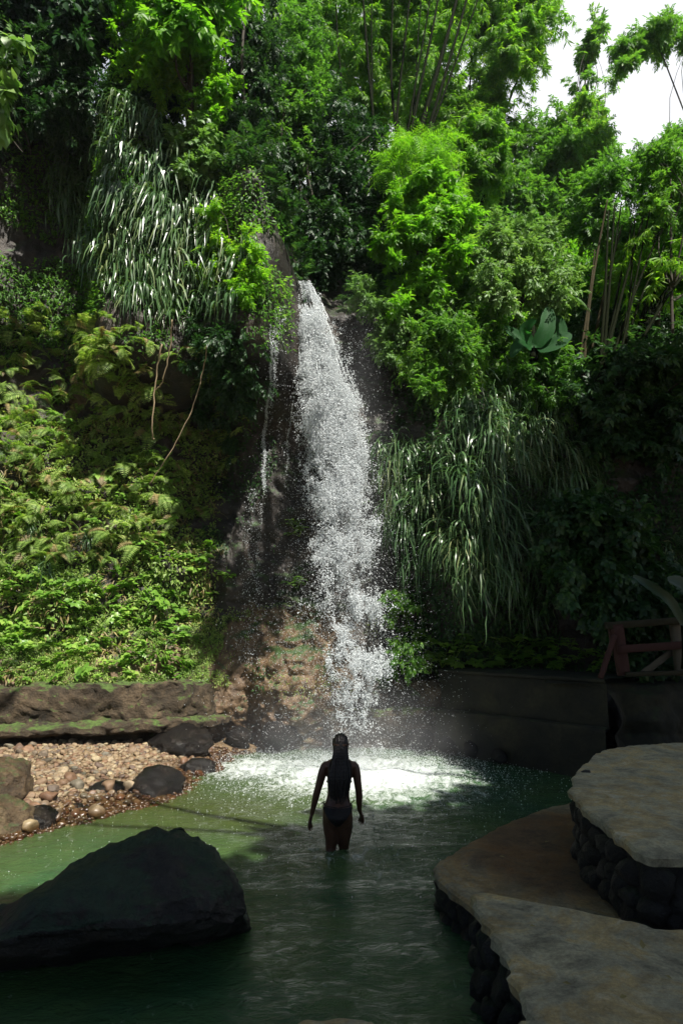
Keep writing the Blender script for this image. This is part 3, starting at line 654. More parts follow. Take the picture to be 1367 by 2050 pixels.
def frond(pts, L, n=26, w=.012):
    A = Acc(); P = curve(pts, n); T = nrm(np.gradient(P, axis=0)); sd = nrm(np.cross(T, np.array([0, 0, 1.])))
    A.add(*tube(P, np.linspace(w, w * .3, n), 5))
    s = np.linspace(0, 1, n); ll = L * np.sin(np.pi * np.clip(s * .85 + .12, 0, 1)) ** .7
    for sg in (-1, 1):
        A.add(*batch(LONG4, P[2:], nrm(sd[2:] * sg + T[2:] * .5 + np.array([0, 0, -.6])), np.tile([0, 0, 1.], (n - 2, 1)), ll[2:], .6))
    return A
t = empty('palm', tuple(at(1105, 640, 13.0))); tag(t, 'palm with pale arching fronds beside the banana plant', 'palm'); bpy.context.view_layer.update()
b = at(1105, 625, 13.0)
for e in ([(1105, 620, 13), (1125, 596, 12.9), (1155, 596, 12.8), (1182, 622, 12.7)], [(1105, 620, 13), (1085, 600, 12.9), (1060, 600, 12.8), (1040, 622, 12.7)], [(1105, 620, 13), (1115, 580, 13.2), (1130, 560, 13.5), (1150, 560, 13.8)]):
    frond(pp(*e), .28).obj('frond', L_PALE, t)
nobj('trunk', *tube(curve([b - [0, 0, .9], b - [.03, 0, .4], b], 8), np.linspace(.09, .07, 8), 9), M_BARK, t, True)

# --- strap leaved hanging clumps
def strap_clump(seed, nb, L, w, droop, dry=.06, up0=.9):
    r = np.random.default_rng(seed); A = Acc()
    for k in range(nb):
        a = r.normal() * .95; d = np.array([math.sin(a), -math.cos(a)])
        l = L * (.3 + .95 * r.random()); n = 9; s = np.linspace(0, 1, n)
        el = up0 * (.4 + .8 * r.random()) - droop * s ** .8 * (1.5 + .6 * r.random()); el = np.maximum(el, -1.5 - .05 * r.random())
        st = l / (n - 1); H = np.concatenate([[0], np.cumsum(np.cos(el[:-1]) * st)]); Z = np.concatenate([[0], np.cumsum(np.sin(el[:-1]) * st)])
        o = r.normal(size=3) * np.array([.12, .05, .13])
        wv = np.cumsum(r.normal(size=n)) * .012
        c = np.stack([d[0] * H + wv, d[1] * H, Z], -1) + o
        tw = r.normal() * .5
        sd = np.array([-d[1] * math.cos(tw), d[0] * math.cos(tw), math.sin(tw)])
        ww = w * (.7 + .6 * r.random()) * np.clip(np.minimum(s * 6 + .4, (1 - s) * 2.2), 0.03, 1)
        V = np.concatenate([c - sd * ww[:, None], c + sd * ww[:, None]])
        i = np.arange(n - 1); A.add(V, np.stack([i, i + n, i + n + 1, i + 1], -1))
    return A
STRAPS_W = [strap_clump(100 + i, 46, .5 + .11 * i, .0135, 2.2).mesh('strap_leaves', L_STRAP) for i in range(5)]
STRAPS_N = [strap_clump(200 + i, 50, .45 + .08 * i, .0095, 1.9).mesh('strap_leaves_fine', L_STRAP) for i in range(6)]
def plant_at(meshes, name, label, cat, group, px, py, sc, off=.0, yaw=None, dz=0, jit=.15):
    p = hit(px, py)
    if p is None: return None
    o = bpy.data.objects.new(name, random.choice(meshes)); COL.objects.link(o)
    o.location = (p[0], p[1] - off, p[2] + dz); o.rotation_euler = (random.gauss(0, jit), random.gauss(0, jit), random.gauss(0, .35) if yaw is None else yaw)
    o.scale = (sc, sc, sc * random.uniform(.9, 1.15)); tag(o, label, cat, group); return o
def scatter_px(poly, n, mind):
    poly = np.array(poly, float); lo = poly.min(0); hi = poly.max(0); out = []; k = 0
    while len(out) < n and k < n * 60:
        k += 1; p = lo + (hi - lo) * RNG.random(2)
        if inpoly(np.array([p[0]]), np.array([p[1]]), poly)[0] and all((p[0] - q[0]) ** 2 + (p[1] - q[1]) ** 2 > mind ** 2 for q in out): out.append(p)
    return out
for x, y in scatter_px([(150, 225), (240, 200), (330, 190), (400, 300), (430, 420), (480, 560), (480, 610), (400, 640), (290, 620), (190, 560), (120, 380), (115, 250)], 135, 19):
    plant_at(STRAPS_W, 'strap_leaf_clump', 'silvery strap leaved clump hanging from the upper left overhang', 'hanging plant', 'strap leaved clumps on the left overhang', x, y, random.uniform(.75, 1.25), .12)
for x, y in [(500, 500), (505, 540), (375, 660), (385, 690), (455, 600)]:
    plant_at(STRAPS_W, 'strap_leaf_clump', 'small strap leaved clump growing below the left overhang near the falls', 'hanging plant', 'small strap leaved clumps below the left overhang', x, y, .6, .1)
for x, y in [(95, 1140), (70, 1060), (180, 1080)]:
    plant_at(STRAPS_N, 'strap_leaf_clump', 'strap leaved clump among the ferns on the left bank', 'hanging plant', 'strap leaved clumps among the left ferns', x, y, .6, .15)
TC = [(865, 672), (905, 700), (960, 735), (1005, 752), (940, 790), (985, 815), (910, 830), (1030, 800), (785, 905), (830, 925), (880, 900), (905, 955), (955, 950), (1005, 905), (1050, 930), (1095, 965), (1120, 1010), (1035, 1000), (975, 1010), (885, 1085), (925, 1100), (1000, 1075), (835, 1010), (1050, 1060), (800, 990), (960, 870), (1040, 860), (880, 770), (775, 960), (790, 1040), (815, 1080), (860, 1130), (950, 1150), (1085, 880), (1130, 930), (1110, 860), (1140, 980), (1090, 1040), (1060, 1100), (1020, 1140), (1100, 1110), (1140, 1060)]
for x0, y0 in TC:
    for q in range(random.choice((2, 3, 3, 4))):
        x, y = x0 + random.gauss(0, 17), y0 + random.gauss(0, 13)
        plant_at(STRAPS_N, 'grass_tussock', 'drooping narrow leaved tussock on the right cliff', 'hanging plant', 'drooping tussocks on the right cliff', x, y, random.uniform(.55, 1.45), .12, yaw=(x - 930) / 260 + random.gauss(0, .35))
for x, y in [(1110, 800), (1125, 830), (1080, 1180), (1110, 1200), (1060, 1220), (1180, 1060), (1330, 1110), (1350, 1090)]:
    plant_at(STRAPS_N, 'grass_tussock', 'lone dark tussock on the shaded slope at far right', 'hanging plant', 'lone tussocks on the shaded right slope', x, y, random.uniform(.7, 1.0), .15)

# --- ferns and herbs on the left bank
def fern_frond(A, L, az, el0, bend, seed):
    r = np.random.default_rng(seed); n = 17; s = np.linspace(0, 1, n); el = el0 - bend * s
    st = L / (n - 1); d = np.array([math.sin(az), -math.cos(az)])
    H = np.concatenate([[0], np.cumsum(np.cos(el[:-1]) * st)]); Z = np.concatenate([[0], np.cumsum(np.sin(el[:-1]) * st)])
    P = np.stack([d[0] * H, d[1] * H, Z], -1); T = nrm(np.gradient(P, axis=0)); sd = np.tile(np.array([-d[1], d[0], 0.]), (n, 1)); sd = nrm(sd + r.normal(size=3) * .2)
    w = L * .25 * np.sin(np.pi * np.clip(s * .88 + .12, 0, 1)) ** .8
    Pm = np.repeat(P[1:], 2, 0)[:-1]; Pm = P[1:]
    up = np.cross(sd, T)
    for sg in (-1, 1):
        A.add(*batch(LONG4, Pm, nrm(sd[1:] * sg + T[1:] * .35 + np.array([0, 0, -.15])), up[1:], w[1:], 1.25))
    A.add(P[:, :].repeat(2, 0) + np.tile([[-.003, 0, 0], [.003, 0, 0]], (n, 1)), np.stack([np.arange(n - 1) * 2, np.arange(n - 1) * 2 + 1, np.arange(n - 1) * 2 + 3, np.arange(n - 1) * 2 + 2], -1))
def mottled(A, name, seed, share=.10):
    V, Fx = A.get(); me = npmesh(name, V, Fx, L_FERN); me.materials.append(L_DRY)
    r = np.random.default_rng(seed); c = np.zeros(len(me.polygons)); per = 66
    co = np.array([p.center[:] for p in me.polygons]); ang = np.round(np.arctan2(co[:, 0], -co[:, 1]) * 2.2)
    dead = {a for a in np.unique(ang) if r.random() < share}; me.polygons.foreach_set('material_index', np.array([1 if a in dead else 0 for a in ang], np.int32)); return me
def fern_mesh(seed):
    r = np.random.default_rng(seed); A = Acc()
    for k in range(r.integers(5, 9)): fern_frond(A, .55 + .4 * r.random(), r.normal() * .9, .9 - .5 * r.random(), 1.6 + 1.0 * r.random(), seed * 50 + k)
    return mottled(A, 'fern_fronds', seed)
FERNS = [fern_mesh(i + 1) for i in range(8)]
def herb_mesh(seed):
    r = np.random.default_rng(seed); A = Acc()
    for k in range(r.integers(3, 6)):
        az = r.uniform(-1.6, 1.6); d = np.array([math.sin(az) * .7, -math.cos(az) * .7, .5 + .5 * r.random()]); L = .18 + .2 * r.random()
        P = curve([np.zeros(3), d * L * .6, d * L + np.array([0, 0, -.03])], 6); A.add(*tube(P, .004, 4))
        for j in range(r.integers(3, 6)):
            t = .4 + .6 * r.random(); q = P[int(t * 5)]; a2 = r.uniform(0, 6.28)
            dd = nrm(np.array([math.cos(a2), math.sin(a2) - .5, .05])); V, Fx = batch(LEAF8, np.array([q]), np.array([dd]), np.array([[0, -.3, 1.]]), np.array([.12 + .09 * r.random()]), 1.1); A.add(V, Fx)
    return A.mesh('herb_leaves', L_HERB)
HERBS = [herb_mesh(i + 1) for i in range(8)]
for x, y in scatter_px([(-30, 640), (110, 625), (230, 700), (330, 790), (385, 860), (375, 960), (350, 1080), (250, 1130), (-30, 1130)], 300, 14):
    plant_at(FERNS, 'fern', 'light green fern with drooping fronds on the sunlit left bank', 'fern', 'ferns covering the left bank', x, y, .26 + .42 * random.random() ** 1.6, .14, yaw=random.gauss(0, .8), jit=.45)
for x, y in scatter_px([(110, 640), (240, 640), (430, 700), (500, 800), (470, 950), (400, 1080), (380, 900), (240, 720)], 40, 26):
    plant_at(FERNS, 'fern', 'dim fern under the shade of the overhang', 'fern', 'shaded ferns under the overhang', x, y, random.uniform(.35, .6), .06)
for x, y in scatter_px([(-30, 1150), (100, 1165), (250, 1170), (370, 1200), (395, 1290), (375, 1362), (200, 1366), (-30, 1368)], 190, 13) + scatter_px([(-30, 780), (300, 850), (380, 950), (390, 1200), (-30, 1200)], 110, 22):
    plant_at(HERBS, 'broadleaf_herb', 'fresh green broad leaved herb above the mossy ledge', 'plant', 'broad leaved herbs above the mossy ledge', x, y, .35 + .5 * random.random() ** 1.5, .10, jit=.4)
for x, y in scatter_px([(800, 1260), (900, 1290), (1180, 1300), (1200, 1345), (800, 1348)], 48, 22):
    plant_at(HERBS, 'broadleaf_herb', 'dark low herb growing behind the dark retaining wall', 'plant', 'low herbs behind the dark retaining wall', x, y, random.uniform(.7, 1.1), .25)
for x, y in [(450, 870), (440, 855), (590, 1060), (600, 1075), (595, 1180), (420, 1110), (400, 1130), (410, 1200), (390, 1150), (450, 1165)]:
    plant_at(HERBS, 'broadleaf_herb', 'small isolated herb rooted in the wet rock beside the falls', 'plant', 'isolated herbs on the wet rock', x, y, .9, .05)

# --- undergrowth mat on the cliff face and hill (countless leaves)
def cover(name, label, n, x0, x1, z0, z1, mask, size, mat, T=LEAF4, cat='undergrowth'):
    X = RNG.uniform(x0, x1, n); z = RNG.uniform(z0, z1, n)
    k = mask(X, z) > RNG.random(n); X, z = X[k], z[k]; ok = z < ztop(X); X, z = X[ok], z[ok]
    Y = ycliff(X, z); e = .05; nx = (ycliff(X + e, z) - Y) / e; nz = (ycliff(X, z + e) - Y) / e
    N = nrm(np.stack([nx, -np.ones_like(nx), nz], -1)); P = np.stack([X, Y, z], -1) + N * (RNG.random(len(X)) * .14)[:, None]
    d = nrm(N * .5 + np.array([0, 0, -.5]) + rndv(len(X)) * .7); up = nrm(N + np.array([0, 0, .7]) + rndv(len(X)) * .4)
    A = Acc(); A.add(*batch(T, P, d, up, size * (.5 + RNG.random(len(X)))))
    o = A.obj(name, mat); tag(o, label, cat, kind='stuff')
def nz2(X, z, s, sc=.9): return fbm(np.stack([X * sc, z * sc, X * 0], -1), 3, s)
cover('dry_litter', 'tan dead stems and leaves caught among the ferns', 9000, -8, -2.3, 1.2, 6.3, lambda X, z: (nz2(X, z, 63, 2.2) > .05) * 1.0, .13, L_DRY, LONG4, cat='litter')
cover('undergrowth', 'mixed small leaves matting the sunlit left bank', 42000, -9, -2.3, 1.2, 6.3, lambda X, z: (nz2(X, z, 3, 1.4) > -.25) * (1 - sm(X, -2.9, -2.3)) * (.25 + .75 * sm(z, 1.8, 2.8)), .075, L_FERN, SP_ALT[0][0:2] if False else LEAF4)
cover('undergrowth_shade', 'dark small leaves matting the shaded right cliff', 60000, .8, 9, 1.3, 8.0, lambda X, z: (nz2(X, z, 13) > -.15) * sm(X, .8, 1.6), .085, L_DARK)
cover('undergrowth_overhang', 'small leaves matting the top of the left overhang', 40000, -8, -1.0, 7.0, 12.6, lambda X, z: (nz2(X, z, 23) > -.25) * sm(z, 6.8, 8.0), .08, L_MID)
cover('undergrowth_recess', 'sparse leaves on the dark rock beside the falls', 9000, -2.9, -1.1, .9, 8, lambda X, z: (nz2(X, z, 33, 1.6) > .12) * 1.0 * (X < -1.3), .06, L_DARK)
cover('moss', 'bright moss on the earth bank below the ferns', 70000, -7, -1.7, 1.15, 2.6, lambda X, z: (nz2(X, z, 43, 2.0) > -.2) * (1 - sm(z, 1.9, 2.6)), .03, L_FERN, cat='moss')
cover('moss_rock', 'green moss patches on the brown rock beside the falls', 5000, -2.2, 1.6, 1.0, 2.6, lambda X, z: (nz2(X, z, 53, 1.8) > .22) * 1.0, .025, L_FERN, cat='moss')
# hill litter and brush above the lip
n = 26000
X = RNG.uniform(-12, 14, n); dist = RNG.random(n) ** 1.5 * 14
slope = np.interp(X, [-10, -1, 0, 1, 3, 8], [1.0, .95, .85, .8, .45, .3])
P = np.stack([X * (1 + dist * .08), ycliff(X, ztop(X)) + dist, ztop(X) + slope * 14 * (1 - np.exp(-dist / 14)) + RNG.random(n) * .7], -1)
k = ~((np.abs(X + .3) < .45) & (dist < 2)); P = P[k]; A = Acc()
A.add(*batch(SP_ALT[1], P, rndv(len(P)) + np.array([0, -.3, .2]), rndv(len(P)) * .5 + np.array([0, 0, 1]), .26 * (.6 + .8 * RNG.random(len(P)))))
tag(A.obj('undergrowth_hill', L_DARK), 'dense dark brush on the slope above the falls', 'undergrowth', kind='stuff')

# --- hanging roots
for lab, pts, r in [('thin pale root hanging straight down the shaded rock below the overhang', [(325, 690), (312, 760), (305, 860), (308, 880)], .013),
                    ('long slanting vine swinging from the overhang toward the fern bank', [(415, 690), (405, 750), (380, 830), (345, 900), (300, 970)], .009),
                    ('short crooked root beside the long pale hanging root', [(345, 640), (340, 700), (325, 765), (312, 780)], .012)]:
    y0 = 11.0
    o = nobj('hanging_vine', *tube(curve([at(x, y, 11.2 + .9 * i / len(pts)) for i, (x, y) in enumerate(pts)], 24) + rndv(24) * .012, r, 5), M_ROOT, None, True)
    tag(o, lab, 'vine')

# ------------------------------------------------------------------ rocks
def ico(sub=2):
    bm = bmesh.new(); bmesh.ops.create_icosphere(bm, subdivisions=sub, radius=1)
    V = np.array([v.co[:] for v in bm.verts]); Fx = np.array([[v.index for v in f.verts] for f in bm.faces]); bm.free(); return V, Fx
I2, I3, I5 = ico(2), ico(3), ico(5)
def rockshape(T, seed, sc, amp=.25, f=1.3, cut=3):
    V, Fx = T; r = np.random.default_rng(seed); V = V.copy()
    for k in range(cut):     # planar chips
        nn = nrm(r.normal(size=3)); dd = .62 + .25 * r.random(); h = V @ nn; V = V - np.maximum(h - dd, 0)[:, None] * nn * .85
    V = V * (1 + amp * fbm(V * f + seed * 3.7, 4, seed % 50) - amp * .35 * np.abs(fbm(V * f * 2.6 + seed, 3, seed % 40)))[:, None]
    return V * np.array(sc), Fx
def boulder(label, c, sc, seed, mat, rz=0, amp=.25, sub=I5, name='boulder', cut=4):
    V, Fx = rockshape(sub, seed, (1, 1, 1), amp, 1.3, cut + 4)
    V = V * (1 + .10 * fbm(V * 4 + seed, 4, 3) - .10 * np.abs(fbm(V * 2.4 + seed, 3, 6)))[:, None] * np.array(sc)
    o = link(bpy.data.objects.new(name, npmesh(name, V, Fx, mat, True))); o.location = c; o.rotation_euler = (0, 0, rz); tag(o, label, 'boulder'); return o
# the large foreground boulder: hull of measured points, then subdivided and roughened
def hull_rock(name, label, pts, mat, cuts=5, amp=.05, seed=1, smooth_it=6):
    bm = bmesh.new()
    for p in pts: bm.verts.new(p)
    bmesh.ops.convex_hull(bm, input=bm.verts)
    for v in [v for v in bm.verts if not v.link_faces]: bm.verts.remove(v)
    bmesh.ops.triangulate(bm, faces=bm.faces)
    cc = sum((v.co for v in bm.verts), Vector()) / len(bm.verts)
    for v in bm.verts: v.co = cc + (v.co - cc) * 1.05
    for k in range(cuts):
        bmesh.ops.subdivide_edges(bm, edges=bm.edges[:], cuts=1, use_grid_fill=True)
        bmesh.ops.triangulate(bm, faces=bm.faces)
        if k in (1, 2): bmesh.ops.smooth_vert(bm, verts=bm.verts, factor=.5, use_axis_x=True, use_axis_y=True, use_axis_z=True)
    bm.normal_update()
    V = np.array([v.co[:] for v in bm.verts]); N = np.array([v.normal[:] for v in bm.verts]); Fx = np.array([[v.index for v in f.verts] for f in bm.faces]); bm.free()
    d = amp * (1.3 * fbm(V * 1.2, 4, seed) - 1.5 * np.abs(fbm(V * np.array([1.5, 1.5, 3.6]) + V[:, [2, 0, 1]] * .8, 4, seed + 5)) + .35 * fbm(V * 9, 4, seed + 9))
    V = V + N * d[:, None]
    o = nobj(name, V, Fx, mat, None, True); tag(o, label, 'boulder'); return o
hull_rock('boulder', 'huge dark mossy boulder in the left foreground of the pool', [
    at(-60, 1845, 5.0), at(50, 1790, 5.1), at(120, 1752, 5.2), at(200, 1705, 5.3), at(260, 1668, 5.35), at(325, 1643, 5.3), at(372, 1638, 5.2), at(402, 1655, 5.1), at(440, 1712, 5.0), at(452, 1760, 4.95), at(488, 1812, 4.9), at(498, 1850, 4.8),
    gnd(500, 1870, -.5), gnd(430, 1915, -.4), gnd(300, 1965, -.4), gnd(130, 1975, -.4), gnd(-60, 1975, -.4), at(-80, 1900, 4.2), at(300, 1860, 4.35), at(150, 1850, 4.5), at(420, 1850, 4.45),
    (-1.0, 6.0, -.5), (-3.2, 5.9, -.6)], M_BOULDER, 6, .075, 3)
boulder('shiny wet black boulder at the edge of the gravel by the pool', tuple(gnd(300, 1588, 0.05) + [0, .25, 0]), (.44, .40, .29), 33, M_WETROCK, .3, .18)
boulder('low wet black rock just left of the shiny wet boulder', tuple(gnd(215, 1590, 0.05)), (.30, .26, .18), 22, M_WETROCK, .8, .2)
boulder('mossy brown wet rock where foam meets the gravel', tuple(gnd(395, 1545, 0.02)), (.30, .26, .20), 23, M_WETROCK, .2, .2)
boulder('dark wet rock at the top of the gravel below the ledge end', tuple(gnd(362, 1490, 0.28)), (.52, .4, .34), 24, M_WETROCK, .1, .22)
boulder('ochre striped boulder at the left edge on the gravel', tuple(gnd(5, 1590, 0.2)), (.42, .42, .42), 25, M_OCHROCK, .5, .2)
boulder('brown rounded boulder at the left edge by the water', tuple(gnd(0, 1650, 0.08)), (.42, .36, .30), 26, M_OCHROCK, 1.2, .15)
boulder('dark wet rock beside the brown rounded boulder', tuple(gnd(75, 1648, 0.04)), (.26, .24, .2), 27, M_WETROCK, 2.0, .2)
boulder('flat topped pale rock in the cobbles near the ochre boulder', tuple(gnd(70, 1595, 0.1)), (.22, .2, .13), 28, M_OCHROCK, .7, .15)
boulder('wet dark rock lump at the waterline between gravel and black rocks', tuple(gnd(160, 1625, 0.0)), (.2, .2, .12), 29, M_WETROCK, .7, .2)
0 and boulder('black rock at the foot of the middle concrete platform', tuple(gnd(850, 1850, -.05)), (.22, .25, .16), 30, M_WETROCK, .4, .2)
for i, (x, y, s, lab) in enumerate([(900, 1490, .22, 'wet rubble rock in the corner of the wall near the falls'), (945, 1500, .18, 'small wet rock along the foot of the dark wall'), (1000, 1512, .15, 'smaller wet rock farther along the foot of the dark wall'),
                                  (560, 1470, .35, 'dark wet rock at the base of the cliff left of the falls'), (480, 1475, .3, 'dark rock at the base of the cliff beside the gravel end'), (840, 1480, .3, 'dark rock at the base of the right of the falls')]):
    Yq = {0: 12.3, 1: 11.9, 2: 11.3, 3: 12.4, 4: 12.6, 5: 12.7}[i]
    boulder(lab, tuple(at(x, y, Yq)), (s, s * .9, s * .8), 40 + i, M_WETROCK if i != 6 else M_OCHROCK, i, .25, I3)

# cobbles: the larger ones one by one, the rest as gravel
COB = []
for i in range(9):
    r = np.random.default_rng(i + 300); V, Fx = rockshape(I3, i + 60, (1, .65 + .3 * r.random(), .4 + .35 * r.random()), .22, 1.3, 7)
    COB.append(npmesh('cobble_shape', V, Fx, M_COBBLE, True))
pts = []; k = 0
while len(pts) < 285 and k < 60000:
    k += 1; x = RNG.uniform(-5, 430); y = RNG.uniform(1462, 1650)
    g = gnd(x, y, .22)
    if g[1] > 11.9 or g[1] < 6.8 or shoreX(g[1]) - g[0] < .05: continue
    s = (.032 + .072 * RNG.random() ** 2.2) * (1.25 if g[1] < 9.5 else 1)
    if all((g[0] - q[0]) ** 2 + (g[1] - q[1]) ** 2 > (.75 * (s + q[3])) ** 2 for q in pts): pts.append((g[0], g[1], 0, s))
for x, y, _, s in pts:
    o = bpy.data.objects.new('cobble', random.choice(COB)); COL.objects.link(o)
    o.location = (x, y, float(bankz(np.array(x), np.array(y))) + s * .45); o.scale = (s, s, s); o.rotation_euler = (random.gauss(0, .35), random.gauss(0, .35), random.uniform(0, 6.28))
    tag(o, 'smooth rounded cobble lying on the sunlit gravel bank', 'cobble', 'cobbles on the gravel bank')
n = 15000; Y = RNG.uniform(6.2, 12.4, n); X = shoreX(Y) - RNG.random(n) ** 1.2 * 4.5 + .35
s = .018 + .045 * RNG.random(n) ** 2; Z = bankz(X, Y) + s * .3; m = Z > -.15
d = rndv(n); d[:, 2] *= .3
T = rockshape(I2, 77, (1, .75, .55), .2, 1.3, 5)
A = Acc(); A.add(*batch(T, np.stack([X, Y, Z], -1)[m], d[m], (rndv(n) * .3 + np.array([0, 0, 1]))[m], s[m]))
tag(A.obj('gravel', M_PEBBLE, None, True), 'mixed small pebbles and gravel between the cobbles', 'gravel', kind='stuff')

# ------------------------------------------------------------------ left ledge wall with its footing
def sweep(path, prof, amp=.02, seed=0, f=2.0, fine=.008):
    """path (n,2) plan points, prof list of (outward offset, z); outward = toward the camera"""
    P = np.array(path, float); T = nrm(np.gradient(P, axis=0)); O = np.stack([T[:, 1], -T[:, 0]], -1)
    V = []
    for o, z in prof: V.append(np.concatenate([P + O * o, np.full((len(P), 1), 0.) + z], 1))
    V = np.concatenate(V); n = len(P); m = len(prof)
    V[:, :3] += (amp * np.stack([fbm(V * f, 4, seed), fbm(V * f, 4, seed + 7), .6 * fbm(V * f, 4, seed + 13)], -1)) + fine * np.stack([vnoise(V * 14, 1), vnoise(V * 14, 2), vnoise(V * 14, 3)], -1)
    i = np.arange(m - 1)[:, None] * n; j = np.arange(n - 1)[None]
    return V, np.stack([i + j, i + n + j, i + n + j + 1, i + j + 1], -1).reshape(-1, 4)
def dens(prof, k=5):
    out = []
    for a, b in zip(prof[:-1], prof[1:]):
        for t in range(k): out.append((a[0] + (b[0] - a[0]) * t / k, a[1] + (b[1] - a[1]) * t / k))
    return out + [prof[-1]]
pl = curve([(-14, 9.6), (-9.5, 10.6), (-6.3, 11.05), (-4.6, 11.35), (-3.3, 11.75), (-2.55, 12.15), (-2.3, 12.5), (-2.25, 13.3)], 260)
t = empty('mossy_ledge', (-4.5, 11.5, .3)); tag(t, 'old mossy concrete ledge wall along the foot of the fern bank', 'wall'); bpy.context.view_layer.update()
nobj('wall', *sweep(pl, dens([(-1.3, 1.30), (-.5, 1.24), (-.05, 1.22), (0, 1.16), (.04, .75), (.05, .5)], 8), .18, 3, 2.6, .028), M_LEDGE, t, True)
nobj('footing', *sweep(pl, dens([(.0, .66), (.22, .62), (.30, .585), (.30, .50), (.26, .47), (.05, .46), (-.1, .44), (-.12, .1)], 6), .10, 5, 3.0, .02), M_LEDGE, t, True)

# ------------------------------------------------------------------ dark retaining wall on the right
w0 = at(882, 1352, 12.5)[:2]; w1 = at(1212, 1352, 10.2)[:2]
def lin(a, b, n): a, b = np.array(a, float), np.array(b, float); return a + (b - a) * np.linspace(0, 1, n)[:, None]
t = empty('retaining_wall', (float(w0[0] + w1[0]) / 2, 11.4, 0)); tag(t, 'dark stained concrete retaining wall with a step line right of the falls', 'wall'); bpy.context.view_layer.update()
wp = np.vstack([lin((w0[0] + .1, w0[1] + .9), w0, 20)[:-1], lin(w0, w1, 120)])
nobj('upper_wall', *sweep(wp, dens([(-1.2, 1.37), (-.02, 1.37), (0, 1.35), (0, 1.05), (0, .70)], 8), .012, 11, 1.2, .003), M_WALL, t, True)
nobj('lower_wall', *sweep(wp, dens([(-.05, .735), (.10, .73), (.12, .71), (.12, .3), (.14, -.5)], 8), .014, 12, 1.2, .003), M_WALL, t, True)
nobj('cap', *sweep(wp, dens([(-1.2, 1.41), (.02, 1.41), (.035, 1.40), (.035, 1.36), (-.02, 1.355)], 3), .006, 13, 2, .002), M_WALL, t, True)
# mossy rock end right of the wall
pr = np.array([w1, (w1[0] + .25, w1[1] + .25), (w1[0] + .8, w1[1] + .1), (w1[0] + 2.0, w1[1] + .3), (12, 9.6)])
o = nobj('rock_wall', *sweep(curve(pr, 160), dens([(-1.0, 1.36), (-.1, 1.33), (.05, 1.2), (.15, .8), (.05, .6), (.2, .3), (.25, -.5)], 8), .16, 15, 1.3), M_WALL, None, True)
tag(o, 'rough mossy rock wall beneath the red wooden rail', 'wall')
# low wall right behind the falls
t = nobj('low_wall', *sweep(lin((-.3, 12.9), (w0[0] + .05, w0[1] + .25), 90), dens([(-.8, 1.22), (-.05, 1.2), (0, 1.12), (.04, .72), (.22, .68), (.26, .6), (.22, .52), (.1, .1), (.1, -.5)], 6), .09, 17, 1.8), M_LEDGE, None, True)
tag(t, 'low eroded mossy wall just behind the right side of the falls', 'wall')

# ------------------------------------------------------------------ wooden rail
def beam(a, b, w, h, n=10, seed=0):
    P = lin(a, b, n); T = nrm(P[-1] - P[0]); ref = np.array([0, 1., 0]) if abs(T[1]) < .8 else np.array([1., 0, 0]); S = nrm(np.cross(T, ref)); U = np.cross(S, T)
    c = .12 * min(w, h)
    ring = [(-w / 2 + c, -h / 2), (w / 2 - c, -h / 2), (w / 2, -h / 2 + c), (w / 2, h / 2 - c), (w / 2 - c, h / 2), (-w / 2 + c, h / 2), (-w / 2, h / 2 - c), (-w / 2, -h / 2 + c)]
    V = np.array([p + S * x + U * y for p in P for x, y in ring]); V += .0025 * rndv(len(V)); V = np.vstack([V, P[0], P[-1]])
    i = np.arange(n - 1)[:, None] * 8; j = np.arange(8)[None]; k = (j + 1) % 8
    Fq = np.stack([i + j, i + k, i + 8 + k, i + 8 + j], -1).reshape(-1, 4); jj = np.arange(8); kk = (jj + 1) % 8; o = (n - 1) * 8
    return V, [Fq, np.vstack([np.stack([np.full(8, n * 8), kk, jj], -1), np.stack([np.full(8, n * 8 + 1), o + jj, o + kk], -1)])]
t = empty('wooden_railing', tuple(at(1245, 1350, 10.1))); tag(t, 'weathered red wooden railing with braced post above the rock wall', 'railing'); bpy.context.view_layer.update()
nobj('post', *beam(at(1248, 1352, 10.1), at(1233, 1250, 10.1), .16, .14), M_REDWOOD, t)
nobj('brace', *beam(at(1201, 1358, 9.85), at(1229, 1272, 9.98), .065, .06), M_REDWOOD, t)
nobj('brace', *beam(at(1226, 1300, 10.15), at(1220, 1252, 10.15), .06, .05), M_REDWOOD, t)
nobj('rail', *beam(at(1236, 1300, 9.98), at(1420, 1288, 9.98), .11, .05), M_REDWOOD, t)
nobj('top_rail', *beam(at(1212, 1253, 10.1), at(1420, 1238, 10.1), .10, .12), M_OLIVEWOOD, t)
nobj('post', *beam(at(1362, 1352, 10.2), at(1349, 1248, 10.2), .13, .12), M_GREYWOOD, t)
nobj('brace', *beam(at(1286, 1348, 10.3), at(1348, 1302, 10.3), .09, .05), M_GREYWOOD, t)
nobj('sill', *beam(at(1252, 1350, 10.0), at(1420, 1345, 10.0), .06, .1), M_OLIVEWOOD, t)

